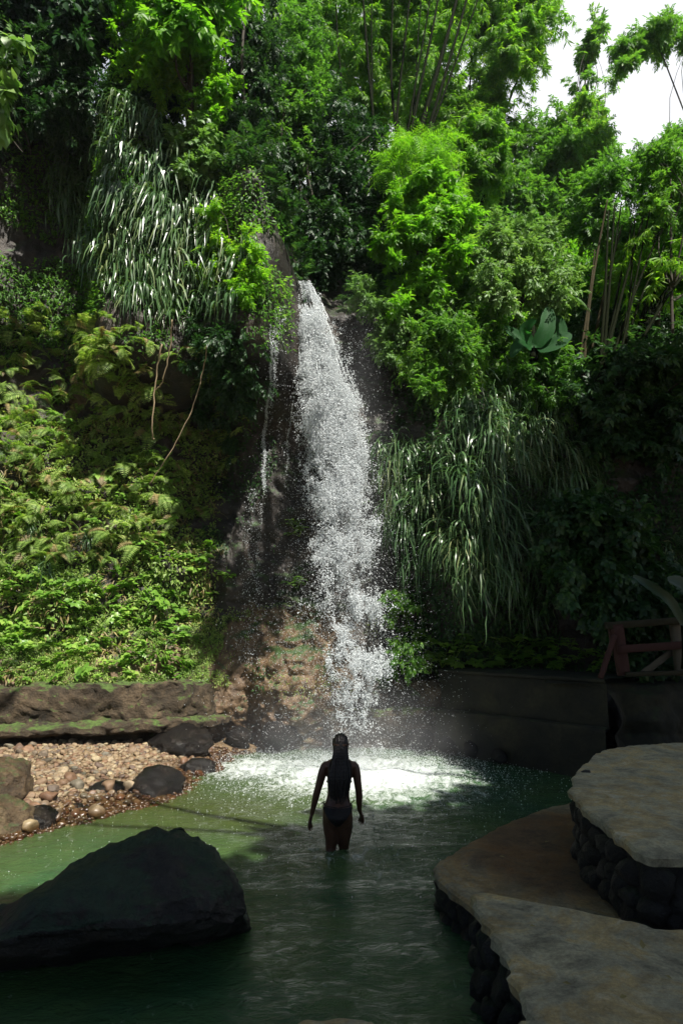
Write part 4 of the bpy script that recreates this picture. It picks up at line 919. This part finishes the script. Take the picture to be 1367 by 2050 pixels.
# ------------------------------------------------------------------ concrete platforms on stone masonry
def platform(label, poly, zt, zb, seed, c=None, damp=None, th=.075, stones=True):
    poly = np.array(poly, float); cl = curve(np.vstack([poly, poly[:1]]), 320)[:-1]
    n = len(cl); c = cl.mean(0) if c is None else np.array(c)
    t = empty('concrete_platform', (float(c[0]), float(c[1]), zb)); tag(t, label, 'platform'); bpy.context.view_layer.update()
    ang = np.arange(n); wob = .03 * fbm(np.stack([cl[:, 0] * 2.2, cl[:, 1] * 2.2, cl[:, 0] * 0 + seed], -1), 3, seed) + .022 * vnoise(np.stack([cl[:, 0] * 13, cl[:, 1] * 11, cl[:, 0] * 0], -1), seed)
    out = nrm(cl - c); E = cl + out * wob[:, None]
    rings = []
    for k in range(46):
        f = (k / 45.) ; z = zt; P = c + (E - c) * f
        if k == 45: z = zt - .022
        if k == 44: P = c + (E - c) * (1 - .012); z = zt - .004
        rings.append(np.concatenate([P, np.full((n, 1), z)], 1))
    for q in (.02, .04, .06, th): rings.append(np.concatenate([E - out * (.01 + .05 * (q == th)) + out * .02 * vnoise(np.stack([E[:, 0] * 9, E[:, 1] * 9, E[:, 0] * 0 + q * 9], -1), 4)[:, None], np.full((n, 1), zt - q - .01)], 1))
    V = np.concatenate(rings); V[:, 2] += .012 * fbm(V * np.array([1.6, 1.6, 0]), 4, seed + 3) + .004 * vnoise(V * np.array([20, 20, 0]), seed)
    m = len(rings); i = np.arange(m - 1)[:, None] * n; j = np.arange(n)[None]; k = (j + 1) % n
    o = nobj('slab', V, np.stack([i + j, i + n + j, i + n + k, i + k], -1).reshape(-1, 4), M_CONC, t, True)
    o.data.set_sharp_from_angle(angle=R(32))
    dv = np.zeros(len(V))
    if damp: dv = np.clip(.30 + np.exp(-(((V[:, 0] - damp[0]) / damp[2]) ** 2 + ((V[:, 1] - damp[1]) / damp[3]) ** 2) ** 2) * (1 + .5 * fbm(V * 2, 3, 3)), 0, 1)
    fattr(o.data, 'damp', dv)
    # masonry: core and the facing stones
    I = c + (E - c) * 1.0 - out * .075; z0 = zb - .1
    core = np.concatenate([np.concatenate([I, np.full((n, 1), z)], 1) for z in np.linspace(zt - th, z0, 6)]); i = np.arange(5)[:, None] * n
    A = Acc(); A.add(core, np.stack([i + j, i + n + j, i + n + k, i + k], -1).reshape(-1, 4))
    seg = np.linalg.norm(np.roll(E, -1, 0) - E, axis=1); cum = np.concatenate([[0], np.cumsum(seg)]); L = cum[-1]; h = zt - th - z0
    rows = max(1, int(round(h / .16)))
    for r_ in range(rows):
        s = RNG.random() * .2
        while s < L:
            w = .13 + .12 * RNG.random(); q = min(np.searchsorted(cum, s + w / 2), n) % n; p = E[q]; o_ = out[q]; tg = np.array([-o_[1], o_[0]])
            V_, F_ = rockshape(I2, int(RNG.integers(1, 400)), (w * .62, .085, h / rows * (.52 + .16 * RNG.random())), .34, 1.8, 9)
            zc = zt - th - (r_ + .5) * h / rows + RNG.normal() * .03
            W = np.stack([p[0] - o_[0] * .085 + V_[:, 0] * tg[0] + V_[:, 1] * o_[0], p[1] - o_[1] * .085 + V_[:, 0] * tg[1] + V_[:, 1] * o_[1], zc + V_[:, 2]], -1)
            A.add(W, F_); s += w
    A.obj('masonry', M_STONEWALL, t, True)
    return t
g2 = lambda L, z: [tuple(gnd(x, y, z)[:2]) for x, y in L]
up = g2([(1143, 1578), (1151, 1547), (1194, 1506), (1230, 1496), (1300, 1489), (1367, 1485)], .85) + [(5.2, 8.4), (7.0, 7.5), (7.2, 4.5), (4.5, 3.9)] + g2([(1400, 1716), (1367, 1713), (1312, 1713), (1271, 1700), (1230, 1670), (1200, 1639), (1158, 1603)], .85)
platform('highest rounded concrete platform at the right edge on dark stone masonry', up, .85, .2, 5)
mid = g2([(863, 1738), (895, 1712), (938, 1685), (995, 1654), (1056, 1629), (1128, 1608)], .3) + [(3.6, 8.2), (5.5, 7.0), (5.8, 4.4), (3.2, 3.4), (1.5, 3.7), (1.15, 4.5)] + g2([(933, 1803), (892, 1772)], .3)
platform('middle concrete step with a reddish damp patch between the other platforms', mid, .30, -.45, 8, damp=(2.2, 6.2, 1.25, 1.3))
fr = g2([(943, 1787), (965, 1783), (1040, 1800), (1120, 1815), (1250, 1840), (1367, 1860)], .6) + [(3.2, 3.9), (5.0, 2.5), (3.5, .9), (1.4, 1.2)] + g2([(1060, 2090), (1051, 2050), (1025, 1982), (1005, 1916), (974, 1854), (948, 1810)], .6)
platform('nearest pale concrete slab at the lower right corner', fr, .6, -.45, 6, c=(2.3, 2.9))
bc = g2([(560, 2062), (590, 2046), (620, 2036), (680, 2029), (735, 2038), (770, 2055)], .6) + [(.6, 2.5), (.7, 1.2), (.3, .2), (-.6, .2), (-.9, 1.2), (-.5, 2.6)]
platform('small sliver of concrete slab at the bottom centre edge', bc, .6, -.45, 9, c=(0, 1.6))

lt = T_([(0, 0, 0), (-.3, .35, .16), (0, 1, .1), (.3, .35, .12), (0, .45, .0)], [(0, 4, 1), (1, 4, 2), (0, 3, 4), (4, 3, 2)])
LM = npmesh('fallen_leaf_shape', lt[0], lt[1], L_DRY)
for x, y, z, s_ in [(1287, 1907, .6, .05), (1192, 1880, .6, .035), (1125, 1975, .6, .045), (1330, 1960, .6, .04), (1240, 2005, .6, .035), (1060, 1860, .6, .04), (1010, 1720, .3, .05), (1090, 1690, .3, .04), (930, 1740, .3, .04), (1290, 1560, .85, .05), (1220, 1600, .85, .04), (1340, 1640, .85, .045)]:
    o = bpy.data.objects.new('fallen_leaf', LM); COL.objects.link(o); p = gnd(x, y, z); o.location = (p[0], p[1], z + .016); o.scale = (s_,) * 3; o.rotation_euler = (random.gauss(0, .2), random.gauss(0, .2), random.uniform(0, 6.28))
    tag(o, 'small dry leaf lying on a concrete platform', 'leaf', 'dry leaves on the concrete platforms')
# ------------------------------------------------------------------ the waterfall
OCT = T_([(1, 0, 0), (-1, 0, 0), (0, 1, 0), (0, -1, 0), (0, 0, 1), (0, 0, -1)], [(0, 2, 4), (2, 1, 4), (1, 3, 4), (3, 0, 4), (2, 0, 5), (1, 2, 5), (3, 1, 5), (0, 3, 5)])
TET = T_([(1, 1, 1), (-1, -1, 1), (-1, 1, -1), (1, -1, -1)], [(0, 1, 2), (0, 3, 1), (0, 2, 3), (1, 3, 2)])
py_ = [562, 600, 650, 700, 750, 800, 900, 1000, 1100, 1200, 1300, 1400, 1510]
lx = [578, 580, 586, 590, 594, 596, 600, 606, 616, 626, 634, 640, 640]
rx = [622, 645, 668, 688, 706, 722, 742, 756, 768, 778, 786, 790, 792]
def fall_points(n, spread=1.0, pow_=1.0, t0=0, t1=1):
    y = 562 + (1510 - 562) * (t0 + (t1 - t0) * RNG.random(n) ** pow_)
    l = np.interp(y, py_, lx); r = np.interp(y, py_, rx); c = (l + r) / 2; h = (r - l) / 2
    u = np.clip(RNG.normal(0, .62, n), -1.9, 1.9) * spread
    x = c + u * h
    f = (y - 562) / (1510 - 562); Y = 13.0 - .9 * np.sqrt(np.clip(f, 0, 1)) + RNG.normal(0, .13 + .10 * f, n)
    P = np.empty((n, 3))
    xx = (x - 683.5) / F; yy = (1025 - y) / F; dy = cp - yy * sp; P[:, 0] = xx * Y / dy; P[:, 1] = Y; P[:, 2] = CAM[2] + (sp + yy * cp) * Y / dy
    return P, u, f
def drops(A, P, size, stretch=1.6, T=OCT):
    n = len(P); d = nrm(rndv(n) * .35 + np.array([.05, 0, -1]))
    A.add(*batch(T, P, d, rndv(n), size * stretch, .55 / 1))
A = Acc()
P, u, f = fall_points(760000, 1.0, 1.0)
nn = fbm(P * np.array([4.5, 4.5, 2.0]), 3, 61) + .6 * fbm(P * np.array([13, 13, 6]), 2, 63)
dens_ = (1 - sm(np.abs(u), .45, 1.5)) * np.interp(f, [0, .06, .15, .35, .5, .7, 1], [.52, .66, .82, .74, .50, .34, .29])
k = (nn * .85 + dens_ * 1.1 - .44) > RNG.random(len(P)) * 1.0
P = P[k]; f = f[k]; n_ = len(P)
s = .0017 + .0030 * RNG.random(n_) ** 2.2; big = RNG.random(n_) < .07
drops(A, P[~big], s[~big], 2.8, TET); drops(A, P[big], s[big] * 1.8, 2.0, OCT)
# strands and sheets near the lip
for i in range(60):
    x0 = random.uniform(-.5, .5); f0 = random.random() ** 1.5 * .28; m = 7
    yy = 562 + 948 * (f0 + np.linspace(0, .035 + .05 * random.random(), m)); l = np.interp(yy, py_, lx); r = np.interp(yy, py_, rx); x = (l + r) / 2 + x0 * (r - l) * .9
    Yv = 13.0 - .9 * np.sqrt((yy - 562) / 948) + random.gauss(0, .08)
    Pp = np.array([at(a, b, c_) for a, b, c_ in zip(x, yy, Yv)]) + rndv(m) * .012
    A.add(*tube(Pp, .004 + .006 * random.random() * np.sin(np.linspace(.2, 2.9, m)), 4))
tag(A.obj('waterfall', M_DROP, None, False), 'white waterfall pouring down the cliff into the pool', 'waterfall', kind='stuff')
# side rivulets and loose spray
A = Acc()
for (x0_, y0_, x1_, y1_, w_, n_, dn) in [(546, 655, 514, 1190, 2.0, 4200, 1.0), (552, 690, 530, 980, 4.0, 1400, .6), (590, 790, 570, 980, 1.2, 500, 1), (560, 620, 540, 760, 9, 700, .3), (575, 640, 548, 668, 5, 500, .3), (505, 980, 500, 1330, 12, 900, .5)]:
    t_ = RNG.random(n_); y = y0_ + (y1_ - y0_) * t_; x = x0_ + (x1_ - x0_) * t_ + RNG.normal(0, w_, n_) * (.5 + t_) + 3 * np.sin(y / 37.) + 1.5 * np.sin(y / 11.)
    keep = (fbm(np.stack([y / 45., y * 0, y * 0 + x0_], -1), 3, 7) > -.25 + .25 * t_) | (RNG.random(n_) < .15); x, y, t_ = x[keep], y[keep], t_[keep]
    tt = np.linspace(0, 1, 30); hy = np.array([(h_[1] if (h_ := hit(x0_ + (x1_ - x0_) * q_, y0_ + (y1_ - y0_) * q_)) is not None else 12.6) for q_ in tt]) - .08
    P = np.array([at(a, b, c_) for a, b, c_ in zip(x, y, np.interp(t_, tt, hy))]); P[:, 1] -= .03 + .10 * RNG.random(len(P)); drops(A, P, .0022 + .0035 * RNG.random(len(P)) ** 2.5, 2.2)
n_ = 26000; y = 620 + 890 * RNG.random(n_) ** .7; f = (y - 620) / 890
x = 650 + 60 * f + RNG.normal(0, 1, n_) * (40 + 75 * f) - 30 * f * (RNG.random(n_) < .5)
xx = (x - 683.5) / F; yy = (1025 - y) / F; dy = cp - yy * sp; Yv = 12.0 + RNG.normal(0, .35, n_)
P = np.stack([xx * Yv / dy, Yv, CAM[2] + (sp + yy * cp) * Yv / dy], -1); drops(A, P, .0016 + .0028 * RNG.random(n_) ** 3, 1.4, TET)
n_ = 16000; X = RNG.normal(.1, 1.15, n_); Yv = RNG.normal(10.9, .9, n_); z = np.abs(RNG.normal(0, .12, n_)) * (foamf(X, Yv) + .1); drops(A, np.stack([X, Yv, z + .01], -1), .002 + .0035 * RNG.random(n_) ** 2, 1.2, TET)
n_ = 1500; X = RNG.uniform(-3.0, 2.6, n_); Yv = RNG.uniform(6, 11, n_); drops(A, np.stack([X, Yv, wz(X, Yv) + .004], -1), .002 + .004 * RNG.random(n_) ** 3, .8, TET)
tag(A.obj('water_spray', M_DROP), 'scattered droplets and thin rivulets beside the falls', 'spray', kind='stuff')

def mist(name, label, c, sc, dens, pw):
    m, nt, out = newmat('fine_mist'); v = nt.nodes.new('ShaderNodeVolumePrincipled'); v.inputs['Color'].default_value = (.95, .97, 1, 1); v.inputs['Anisotropy'].default_value = .2
    tc = nt.nodes.new('ShaderNodeTexCoord'); ln = nt.nodes.new('ShaderNodeVectorMath'); ln.operation = 'LENGTH'; nt.links.new(tc.outputs['Object'], ln.inputs[0])
    f = mth(nt, 'MAXIMUM', mth(nt, 'SUBTRACT', 1.0, ln.outputs['Value']), 0.0); f = mth(nt, 'POWER', f, pw)
    nz = noise(nt, 2.2, 4, .6, tc.outputs['Object'], .6); f = mth(nt, 'MULTIPLY', f, mth(nt, 'MULTIPLY', ramp(nt, nz, [(.3, (.15, .15, .15)), (.7, (1, 1, 1))]), dens))
    nt.links.new(f, v.inputs['Density']); nt.links.new(v.outputs[0], out.inputs['Volume'])
    V, Fx = I3; o = bpy.data.objects.new(name, npmesh(name, V, Fx, m, True)); COL.objects.link(o); o.location = c; o.scale = sc; tag(o, label, 'mist', kind='stuff')
mist('mist', 'white mist rising where the falls strike the pool', (.2, 11.3, .2), (2.9, 1.7, 1.4), .6, 2.0)
mist('spray_mist', 'fine white mist drifting round the falling water', (.25, 12.2, 4.3), (.9, 1.0, 5.2), .24, 1.6)

# ------------------------------------------------------------------ the person
PY = 7.15
def W(cx, cy, dy=0.0): return at(550 + cx / 4.557, 1430 + cy / 4.557, PY + dy)
K = 1 / 930.0
def loft(rings, n=20, side=None):
    """rings: (center, rx, ry) -> elliptical tube; rx along 'side', ry across"""
    C = np.array([r[0] for r in rings]); T = nrm(np.gradient(C, axis=0)); S0 = np.array([1., 0, 0]) if side is None else np.array(side)
    V = []
    a = np.arange(n) / n * 2 * np.pi
    for c, t_, r in zip(C, T, rings):
        S = nrm(S0 - t_ * (S0 @ t_)); U = np.cross(t_, S)
        V.append(c + np.cos(a)[:, None] * S * r[1] + np.sin(a)[:, None] * U * r[2])
    m = len(rings); V = np.concatenate(V); V = np.vstack([V, C[0], C[-1]])
    i = np.arange(m - 1)[:, None] * n; j = np.arange(n)[None]; k = (j + 1) % n; o = (m - 1) * n; jj = np.arange(n); kk = (jj + 1) % n
    return V, [np.stack([i + j, i + k, i + n + k, i + n + j], -1).reshape(-1, 4), np.vstack([np.stack([np.full(n, m * n), kk, jj], -1), np.stack([np.full(n, m * n + 1), o + jj, o + kk], -1)])]
def ell(c, r, T=I3): return T[0] * np.array(r) + np.array(c), T[1]
TOR = [(370, 597, 46, .050, 0), (395, 597, 62, .052, 0), (415, 596, 95, .06, 0), (430, 596, 122, .068, 0), (455, 595, 138, .078, 0), (480, 594, 140, .085, 0), (520, 591, 126, .095, 0), (580, 589, 114, .098, -.005), (640, 585, 106, .092, -.005), (700, 581, 100, .082, 0), (740, 579, 101, .08, 0), (790, 577, 112, .09, .0), (840, 575, 127, .105, -.01), (890, 574, 135, .118, -.02), (930, 573, 137, .120, -.022), (970, 573, 132, .112, -.02), (1000, 573, 118, .095, -.005)]
root = empty('person', tuple(W(590, 1250))); tag(root, 'person with long dark braids in a black bikini wading toward the falls', 'person'); bpy.context.view_layer.update()
B = Acc()
B.add(*loft([(W(cx, cy, dy), hw * K, dd) for cy, cx, hw, dd, dy in TOR], 28))
B.add(*loft([(W(598, 340, .01), .050, .052), (W(598, 370, .005), .048, .05), (W(597, 410, 0), .056, .055)], 16))
for (gx, gy) in ((520, 930), (628, 930)): B.add(*ell(W(gx, gy, -.065), (.074, .075, .085)))            # glutes
for (gx, gy) in ((545, 520), (640, 520)): B.add(*ell(W(gx, gy, -.055), (.05, .04, .07)))
for (gx, gy) in ((545, 560), (640, 560)): B.add(*ell(W(gx, gy, .085), (.052, .05, .055)))
# legs: left is the planted one, right steps forward
foot = -.56
kn = W(512, 1200, .02)
B.add(*loft([(W(510, 930, -.01), .080, .085), (W(512, 1000, -.01), .082, .082), (W(518, 1080, 0), .076, .077), (W(524, 1150, .01), .068, .066), (kn, .052, .058), (np.array([kn[0], kn[1] + .0, -.12]), .054, .058), (np.array([kn[0], kn[1] - .02, -.3]), .046, .05), (np.array([kn[0], kn[1] - .03, -.5]), .032, .035), (np.array([kn[0], kn[1] + .03, foot]), .04, .06), (np.array([kn[0], kn[1] + .16, foot - .02]), .042, .03)], 20))
kr = W(632, 1215, .10)
B.add(*loft([(W(634, 930, -.01), .084, .085), (W(632, 1000, .0), .086, .083), (W(628, 1080, .03), .080, .076), (W(622, 1150, .07), .068, .064), (kr, .049, .056), (np.array([kr[0], kr[1] + .01, -.14]), .052, .056), (np.array([kr[0], kr[1] - .03, -.32]), .045, .048), (np.array([kr[0], kr[1] - .06, -.5]), .032, .034), (np.array([kr[0], kr[1] + .0, foot]), .04, .06), (np.array([kr[0], kr[1] + .13, foot - .02]), .042, .03)], 20))
# arms
LA = [(480, 452, 0, 38), (458, 480, 0, 43), (444, 515, 0, 43), (430, 550, 0, 40), (412, 620, 0, 37), (392, 690, 0, 33), (378, 740, .01, 34), (362, 810, .03, 29), (345, 880, .05, 22), (338, 912, .055, 21)]
RA = [(706, 452, 0, 38), (728, 480, 0, 43), (738, 515, 0, 42), (748, 560, 0, 39), (758, 640, 0, 35), (766, 700, .01, 33), (770, 750, .03, 33), (770, 810, .07, 28), (770, 860, .10, 21), (776, 880, .11, 20)]
for AR in (LA, RA): B.add(*loft([(W(a, b, d), r * K, r * K * 1.02) for a, b, d, r in AR], 16))
for a, b in ((475, 470), (712, 470)): B.add(*ell(W(a, b, 0), (.052, .055, .045)))
# hands: palm, four unequal bent fingers and a thumb from the side of the palm
def hand(wr, dirv, side, back, curl=.35):
    dirv = nrm(np.array(dirv)); side = nrm(np.array(side) - dirv * (np.array(side) @ dirv)); back = np.cross(dirv, side) * (1 if np.cross(dirv, side) @ np.array(back) > 0 else -1)
    B.add(*loft([(wr, .023, .017), (wr + dirv * .03, .034, .016), (wr + dirv * .065, .039, .015), (wr + dirv * .09, .036, .012)], 14, side))
    for k, (o, l) in enumerate(((-.029, .062), (-.010, .074), (.010, .070), (.028, .056))):
        p = wr + dirv * .082 + side * o; pts = [p]; ang = .12 + .08 * k
        for seg, fr_ in enumerate((.45, .3, .25)):
            ang += curl * (.5 + .4 * seg); dd = dirv * math.cos(ang) - back * math.sin(ang) + side * o * 3
            pts.append(pts[-1] + nrm(dd) * l * fr_ * 1.1)
        B.add(*loft([(q, r, r) for q, r in zip(curve(pts, 9), np.linspace(.0092, .0066, 9))], 10, side))
    p = wr + dirv * .028 - side * .026
    B.add(*loft([(q, r, r) for q, r in zip(curve([p, p + dirv * .03 - side * .022 - back * .008, p + dirv * .062 - side * .026 - back * .022], 8), np.linspace(.012, .0075, 8))], 10, side))
wl_ = W(338, 912, .055); hand(wl_, W(302, 1060, .07) - wl_, (.35, .9, .1), (-1, -.3, 0), .22)
wr_ = W(776, 880, .11); hand(wr_, W(802, 958, .16) - wr_, (-.35, .9, 0), (1, -.3, .2), .4)
# head with face turned away from the camera
hc = W(600, 290, .015)
B.add(*ell(hc + np.array([0, 0, .022]), (.071, .090, .092))); B.add(*ell(hc + np.array([0, .035, -.035]), (.056, .066, .075)))
B.add(*ell(hc + np.array([0, .078, -.088]), (.024, .020, .018)))      # chin
B.add(*loft([(hc + np.array([0, .092, .03]), .009, .008), (hc + np.array([0, .108, .0]), .012, .012), (hc + np.array([0, .112, -.014]), .017, .012), (hc + np.array([0, .098, -.022]), .012, .008)], 10))
for sx in (-1, 1):
    B.add(*ell(hc + np.array([sx * .072, .005, -.01]), (.008, .018, .030))); B.add(*ell(hc + np.array([sx * .03, .090, .028]), (.022, .012, .007)))
    B.add(*ell(hc + np.array([sx * .036, .078, -.02]), (.022, .02, .018)))
B.add(*ell(hc + np.array([0, .100, -.045]), (.024, .010, .007))); B.add(*ell(hc + np.array([0, .098, -.056]), (.021, .010, .007)))
body = B.obj('body', M_SKIN, root, True)
rm = body.modifiers.new('remesh', 'REMESH'); rm.mode = 'VOXEL'; rm.voxel_size = .0055; rm.use_smooth_shade = True
s_ = body.modifiers.new('smooth', 'SMOOTH'); s_.factor = .5; s_.iterations = 5
for sx in (-1, 1):
    nobj('eye', *ell(hc + np.array([sx * .031, .082, .012]), (.013, .011, .010), I2), simplemat('eye_white', (.6, .58, .55), .3), root, True)
# hair: cap plus braids down to the waist
V, Fx = ell(hc + np.array([0, -.008, .034]), (.080, .098, .094), I5)
loc = V - hc; keepv = ~((loc[:, 1] > .045) & (loc[:, 2] < .06))
V = V + nrm(loc) * (.004 * np.sin(loc[:, 0:1] * 220) + .003 * fbm(V * 40, 2, 3)[:, None]); Fk = Fx[keepv[Fx].all(1)]
hair = nobj('hair', V, Fk, M_HAIR, root, True)
HB = Acc()
for k in range(88):
    u = random.uniform(-1, 1); layer = random.random()
    x0 = 600 + u * 56; p0 = W(x0, 235 + 60 * abs(u) + random.uniform(0, 50), -.05 - .035 * (1 - u * u)); p1 = W(598 + u * 64, 360, -.075 - .03 * (1 - u * u))
    p2 = W(595 + u * 76, 450, -.10 - .02 * layer); p3 = W(590 + u * 98 + random.gauss(0, 4), 580, -.125 - .03 * layer); end = random.uniform(690, 830) - 40 * abs(u)
    p4 = W(586 + u * 88 + random.gauss(0, 8), (580 + end) / 2 + 20, -.125 - .03 * layer); p5 = W(584 + u * 74 + random.gauss(0, 14), end, -.115 - .03 * layer)
    n = 60; P = curve([p0, p1, p2, p3, p4, p5], n); r = .0075 * (1 + .28 * np.sin(np.arange(n) * 1.9)) * np.linspace(1.0, .6, n); HB.add(*tube(P, r, 6))
for k in range(14):
    s = random.choice((-1, 1)); u = s * random.uniform(.8, 1.1)
    P = curve([W(600 + s * 60, 280, .0), W(600 + s * 66, 350, .0), W(598 + s * 74, 410, -.04), W(592 + s * 95, 480, -.10), W(590 + s * 92, random.uniform(580, 680), -.12)], 40)
    HB.add(*tube(P, .006 * (1 + .25 * np.sin(np.arange(40) * 1.9)), 6))
nobj('braids', *HB.get(), M_HAIR, hair, True)
bd = curve([W(600 + 66 * math.cos(a), 275 + 8 * math.sin(a), .015 - .098 * math.sin(a)) for a in np.linspace(.05, math.pi - .05, 9)], 30)
nobj('hair_band', *tube(bd, .014, 8), M_BAND, root, True)
nobj('hair_knot', *ell(W(603, 222, -.03), (.045, .045, .030)), M_HAIR, root, True)
# bikini
def torso_pt(cy, a, infl=.006):
    T = np.array(TOR, float); c = np.interp(cy, T[:, 0], T[:, 1]); hw = np.interp(cy, T[:, 0], T[:, 2]) * K; dd = np.interp(cy, T[:, 0], T[:, 3]); dy = np.interp(cy, T[:, 0], T[:, 4])
    p = W(c, cy, dy); gl = 0
    if 850 < cy < 1010: gl = .022 * math.exp(-((cy - 930) / 60) ** 2) * max(0, -math.sin(a)) ** .5
    return p + np.array([math.cos(a) * (hw + infl), math.sin(a) * (dd + infl + gl), 0])
for sgn in (-1, 1):
    V = []; m = 16; q = 18
    for i in range(m):
        t_ = i / (m - 1); cy = 832 + 158 * t_; half = 1.25 * (1 - t_) ** 1.1 + .16
        for j in range(q): V.append(torso_pt(cy, sgn * math.pi / 2 + (j / (q - 1) - .5) * 2 * half * .92, .012 if sgn < 0 else .008))
    i = np.arange(m - 1)[:, None] * q; j = np.arange(q - 1)[None]
    o = nobj('bikini_bottom', np.array(V), np.stack([i + j, i + j + 1, i + q + j + 1, i + q + j], -1).reshape(-1, 4), M_BIKINI, root, True)
    so = o.modifiers.new('thick', 'SOLIDIFY'); so.thickness = .004
ring = np.array([torso_pt(826 - 6 * abs(math.cos(a)), a, .008) for a in np.linspace(0, 2 * math.pi, 49)])
SB = Acc(); SB.add(*tube(ring, .0045, 6))
for pts in ([(448, 818), (430, 808), (415, 818)], [(448, 820), (440, 850), (446, 890)], [(455, 812), (440, 800), (460, 795)], [(700, 812), (716, 795), (730, 780)], [(702, 818), (706, 845), (700, 880)], [(698, 808), (690, 820), (706, 826)]):
    SB.add(*tube(curve([W(a, b, -.02) for a, b in pts], 10), .004, 5))
nobj('side_tie', *SB.get(), M_BIKINI, root, True)
ring = np.array([torso_pt(612, a, .007) for a in np.linspace(0, 2 * math.pi, 49)]); SB = Acc(); SB.add(*tube(ring, .005, 6))
for s in (-1, 1): SB.add(*tube(curve([W(600 + s * 84, 425, -.015), W(600 + s * 92, 450, -.055), W(596 + s * 104, 520, -.09), W(592 + s * 100, 610, -.085)], 16), .0045, 6)); SB.add(*tube(curve([W(600 + s * 84, 425, -.015), W(600 + s * 78, 440, .06), W(594 + s * 55, 520, .12)], 12), .0045, 6))
for s in (-1, 1): SB.add(*ell(W(593 + s * 48, 560, .095), (.056, .05, .055)))
nobj('bikini_top', *SB.get(), M_BIKINI, root, True)

# ------------------------------------------------------------------ unseen tall crowns above the frame, their gaps shaped to set sun and shade
def overhead(label, base, x0, x1, y0, y1, z0, z1, nb, n, r=.35):
    pts = []
    while len(pts) < nb:
        p = np.array([RNG.uniform(x0, x1), RNG.uniform(y0, y1), RNG.uniform(z0, z1)])
        if p[1] > 0 and (p[2] - 4.0) / (p[1] + .3) < 1.07 and (abs(p[0]) - 1.8) / (p[1] + .3) < .54: continue      # keeps clear of the open view
        pts.append([*p, .5 + .5 * RNG.random()])
    blobs = np.array(pts)
    tree('unseen_shade_tree', label, 'tree', base, blobs, n, SP_WIDE, .62, L_DARK, r * .7, 6, cull=True)
overhead('unseen tall tree on the right bank, crown shaped to shade the near pool', (9.5, 3.0, .8), -2, 15, -3, 6, 11, 13.5, 300, 22000)
overhead('unseen tall tree behind the viewpoint, crown shaped to shade the boulder and slabs', (-3.0, -8.0, 1.5), -9, 12, -11, 0, 11, 14, 300, 20000)
overhead('unseen tall tree on the right cliff, crown shaped to shade the dark wall', (12.0, 10.0, 5.0), 5, 15, 1, 8.2, 9.5, 13, 240, 15000)
overhead('unseen tall tree on the left bank, crown shaped to shade the dark cave', (-9.5, 5.0, 1.0), -9, 3, 1, 9.0, 12.5, 15, 240, 15000)

# ------------------------------------------------------------------ air
m, nt, out = newmat('haze_veil'); v = nt.nodes.new('ShaderNodeVolumePrincipled'); v.inputs['Color'].default_value = (.86, .93, 1, 1); v.inputs['Density'].default_value = .0004; v.inputs['Anisotropy'].default_value = .3  # thin haze volume added across the scene, also standing for the sun-glare veil
nt.links.new(v.outputs[0], out.inputs['Volume'])
bmh = bmesh.new(); bmesh.ops.create_cube(bmh, size=1); me = bpy.data.meshes.new('haze'); bmh.to_mesh(me); bmh.free(); me.materials.append(m)
o = bpy.data.objects.new('haze', me); COL.objects.link(o); o.scale = (250, 250, 50); o.location = (0, 0, 22.6); tag(o, 'thin haze between the trees, added for the glare veil', 'haze', kind='stuff')
# ------------------------------------------------------------------ light
w = bpy.data.worlds.new("World"); scene.world = w; w.use_nodes = True; nt = w.node_tree; nt.nodes.clear()
out = nt.nodes.new('ShaderNodeOutputWorld'); bg = nt.nodes.new('ShaderNodeBackground'); sky = nt.nodes.new('ShaderNodeTexSky')
sky.sky_type = 'NISHITA'; sky.sun_disc = False; el = math.asin(SUN[2]); az = math.atan2(SUN[0], SUN[1])
sky.sun_elevation = el; sky.sun_rotation = az
tc = nt.nodes.new('ShaderNodeTexCoord'); cn = noise(nt, 1.6, 8, .6, tc.outputs['Generated'], .4)
vd = nt.nodes.new('ShaderNodeVectorMath'); vd.operation = 'DOT_PRODUCT'; nt.links.new(tc.outputs['Generated'], vd.inputs[0]); vd.inputs[1].default_value = (.38, .78, .5)
cn = mth(nt, 'ADD', mth(nt, 'MULTIPLY', cn, .35), mth(nt, 'MULTIPLY', vd.outputs['Value'], .8))
cm = ramp(nt, cn, [(.74, (0, 0, 0)), (.86, (1, 1, 1))])
col = mixc(nt, cm, sky.outputs[0], (10.6, 10.8, 11.2)); nt.links.new(col, bg.inputs[0]); bg.inputs[1].default_value = .05
nt.links.new(bg.outputs[0], out.inputs[0])
sd = bpy.data.lights.new('sun', 'SUN'); sd.energy = 5.0; sd.angle = R(.5); sd.color = (1, .95, .86)
so = bpy.data.objects.new('sun', sd); COL.objects.link(so); so.location = (0, 0, 30)
so.rotation_euler = Vector(SUN).to_track_quat('Z', 'Y').to_euler()
scene.view_settings.view_transform = 'Standard'; scene.view_settings.look = 'None'; scene.view_settings.gamma = 1.0
scene.view_settings.exposure = 1.05
scene.render.engine = 'CYCLES'
scene.cycles.max_bounces = 6; scene.cycles.diffuse_bounces = 3; scene.cycles.glossy_bounces = 3; scene.cycles.transmission_bounces = 3; scene.cycles.transparent_max_bounces = 4
scene.cycles.use_denoising = True; scene.cycles.sample_clamp_indirect = 6
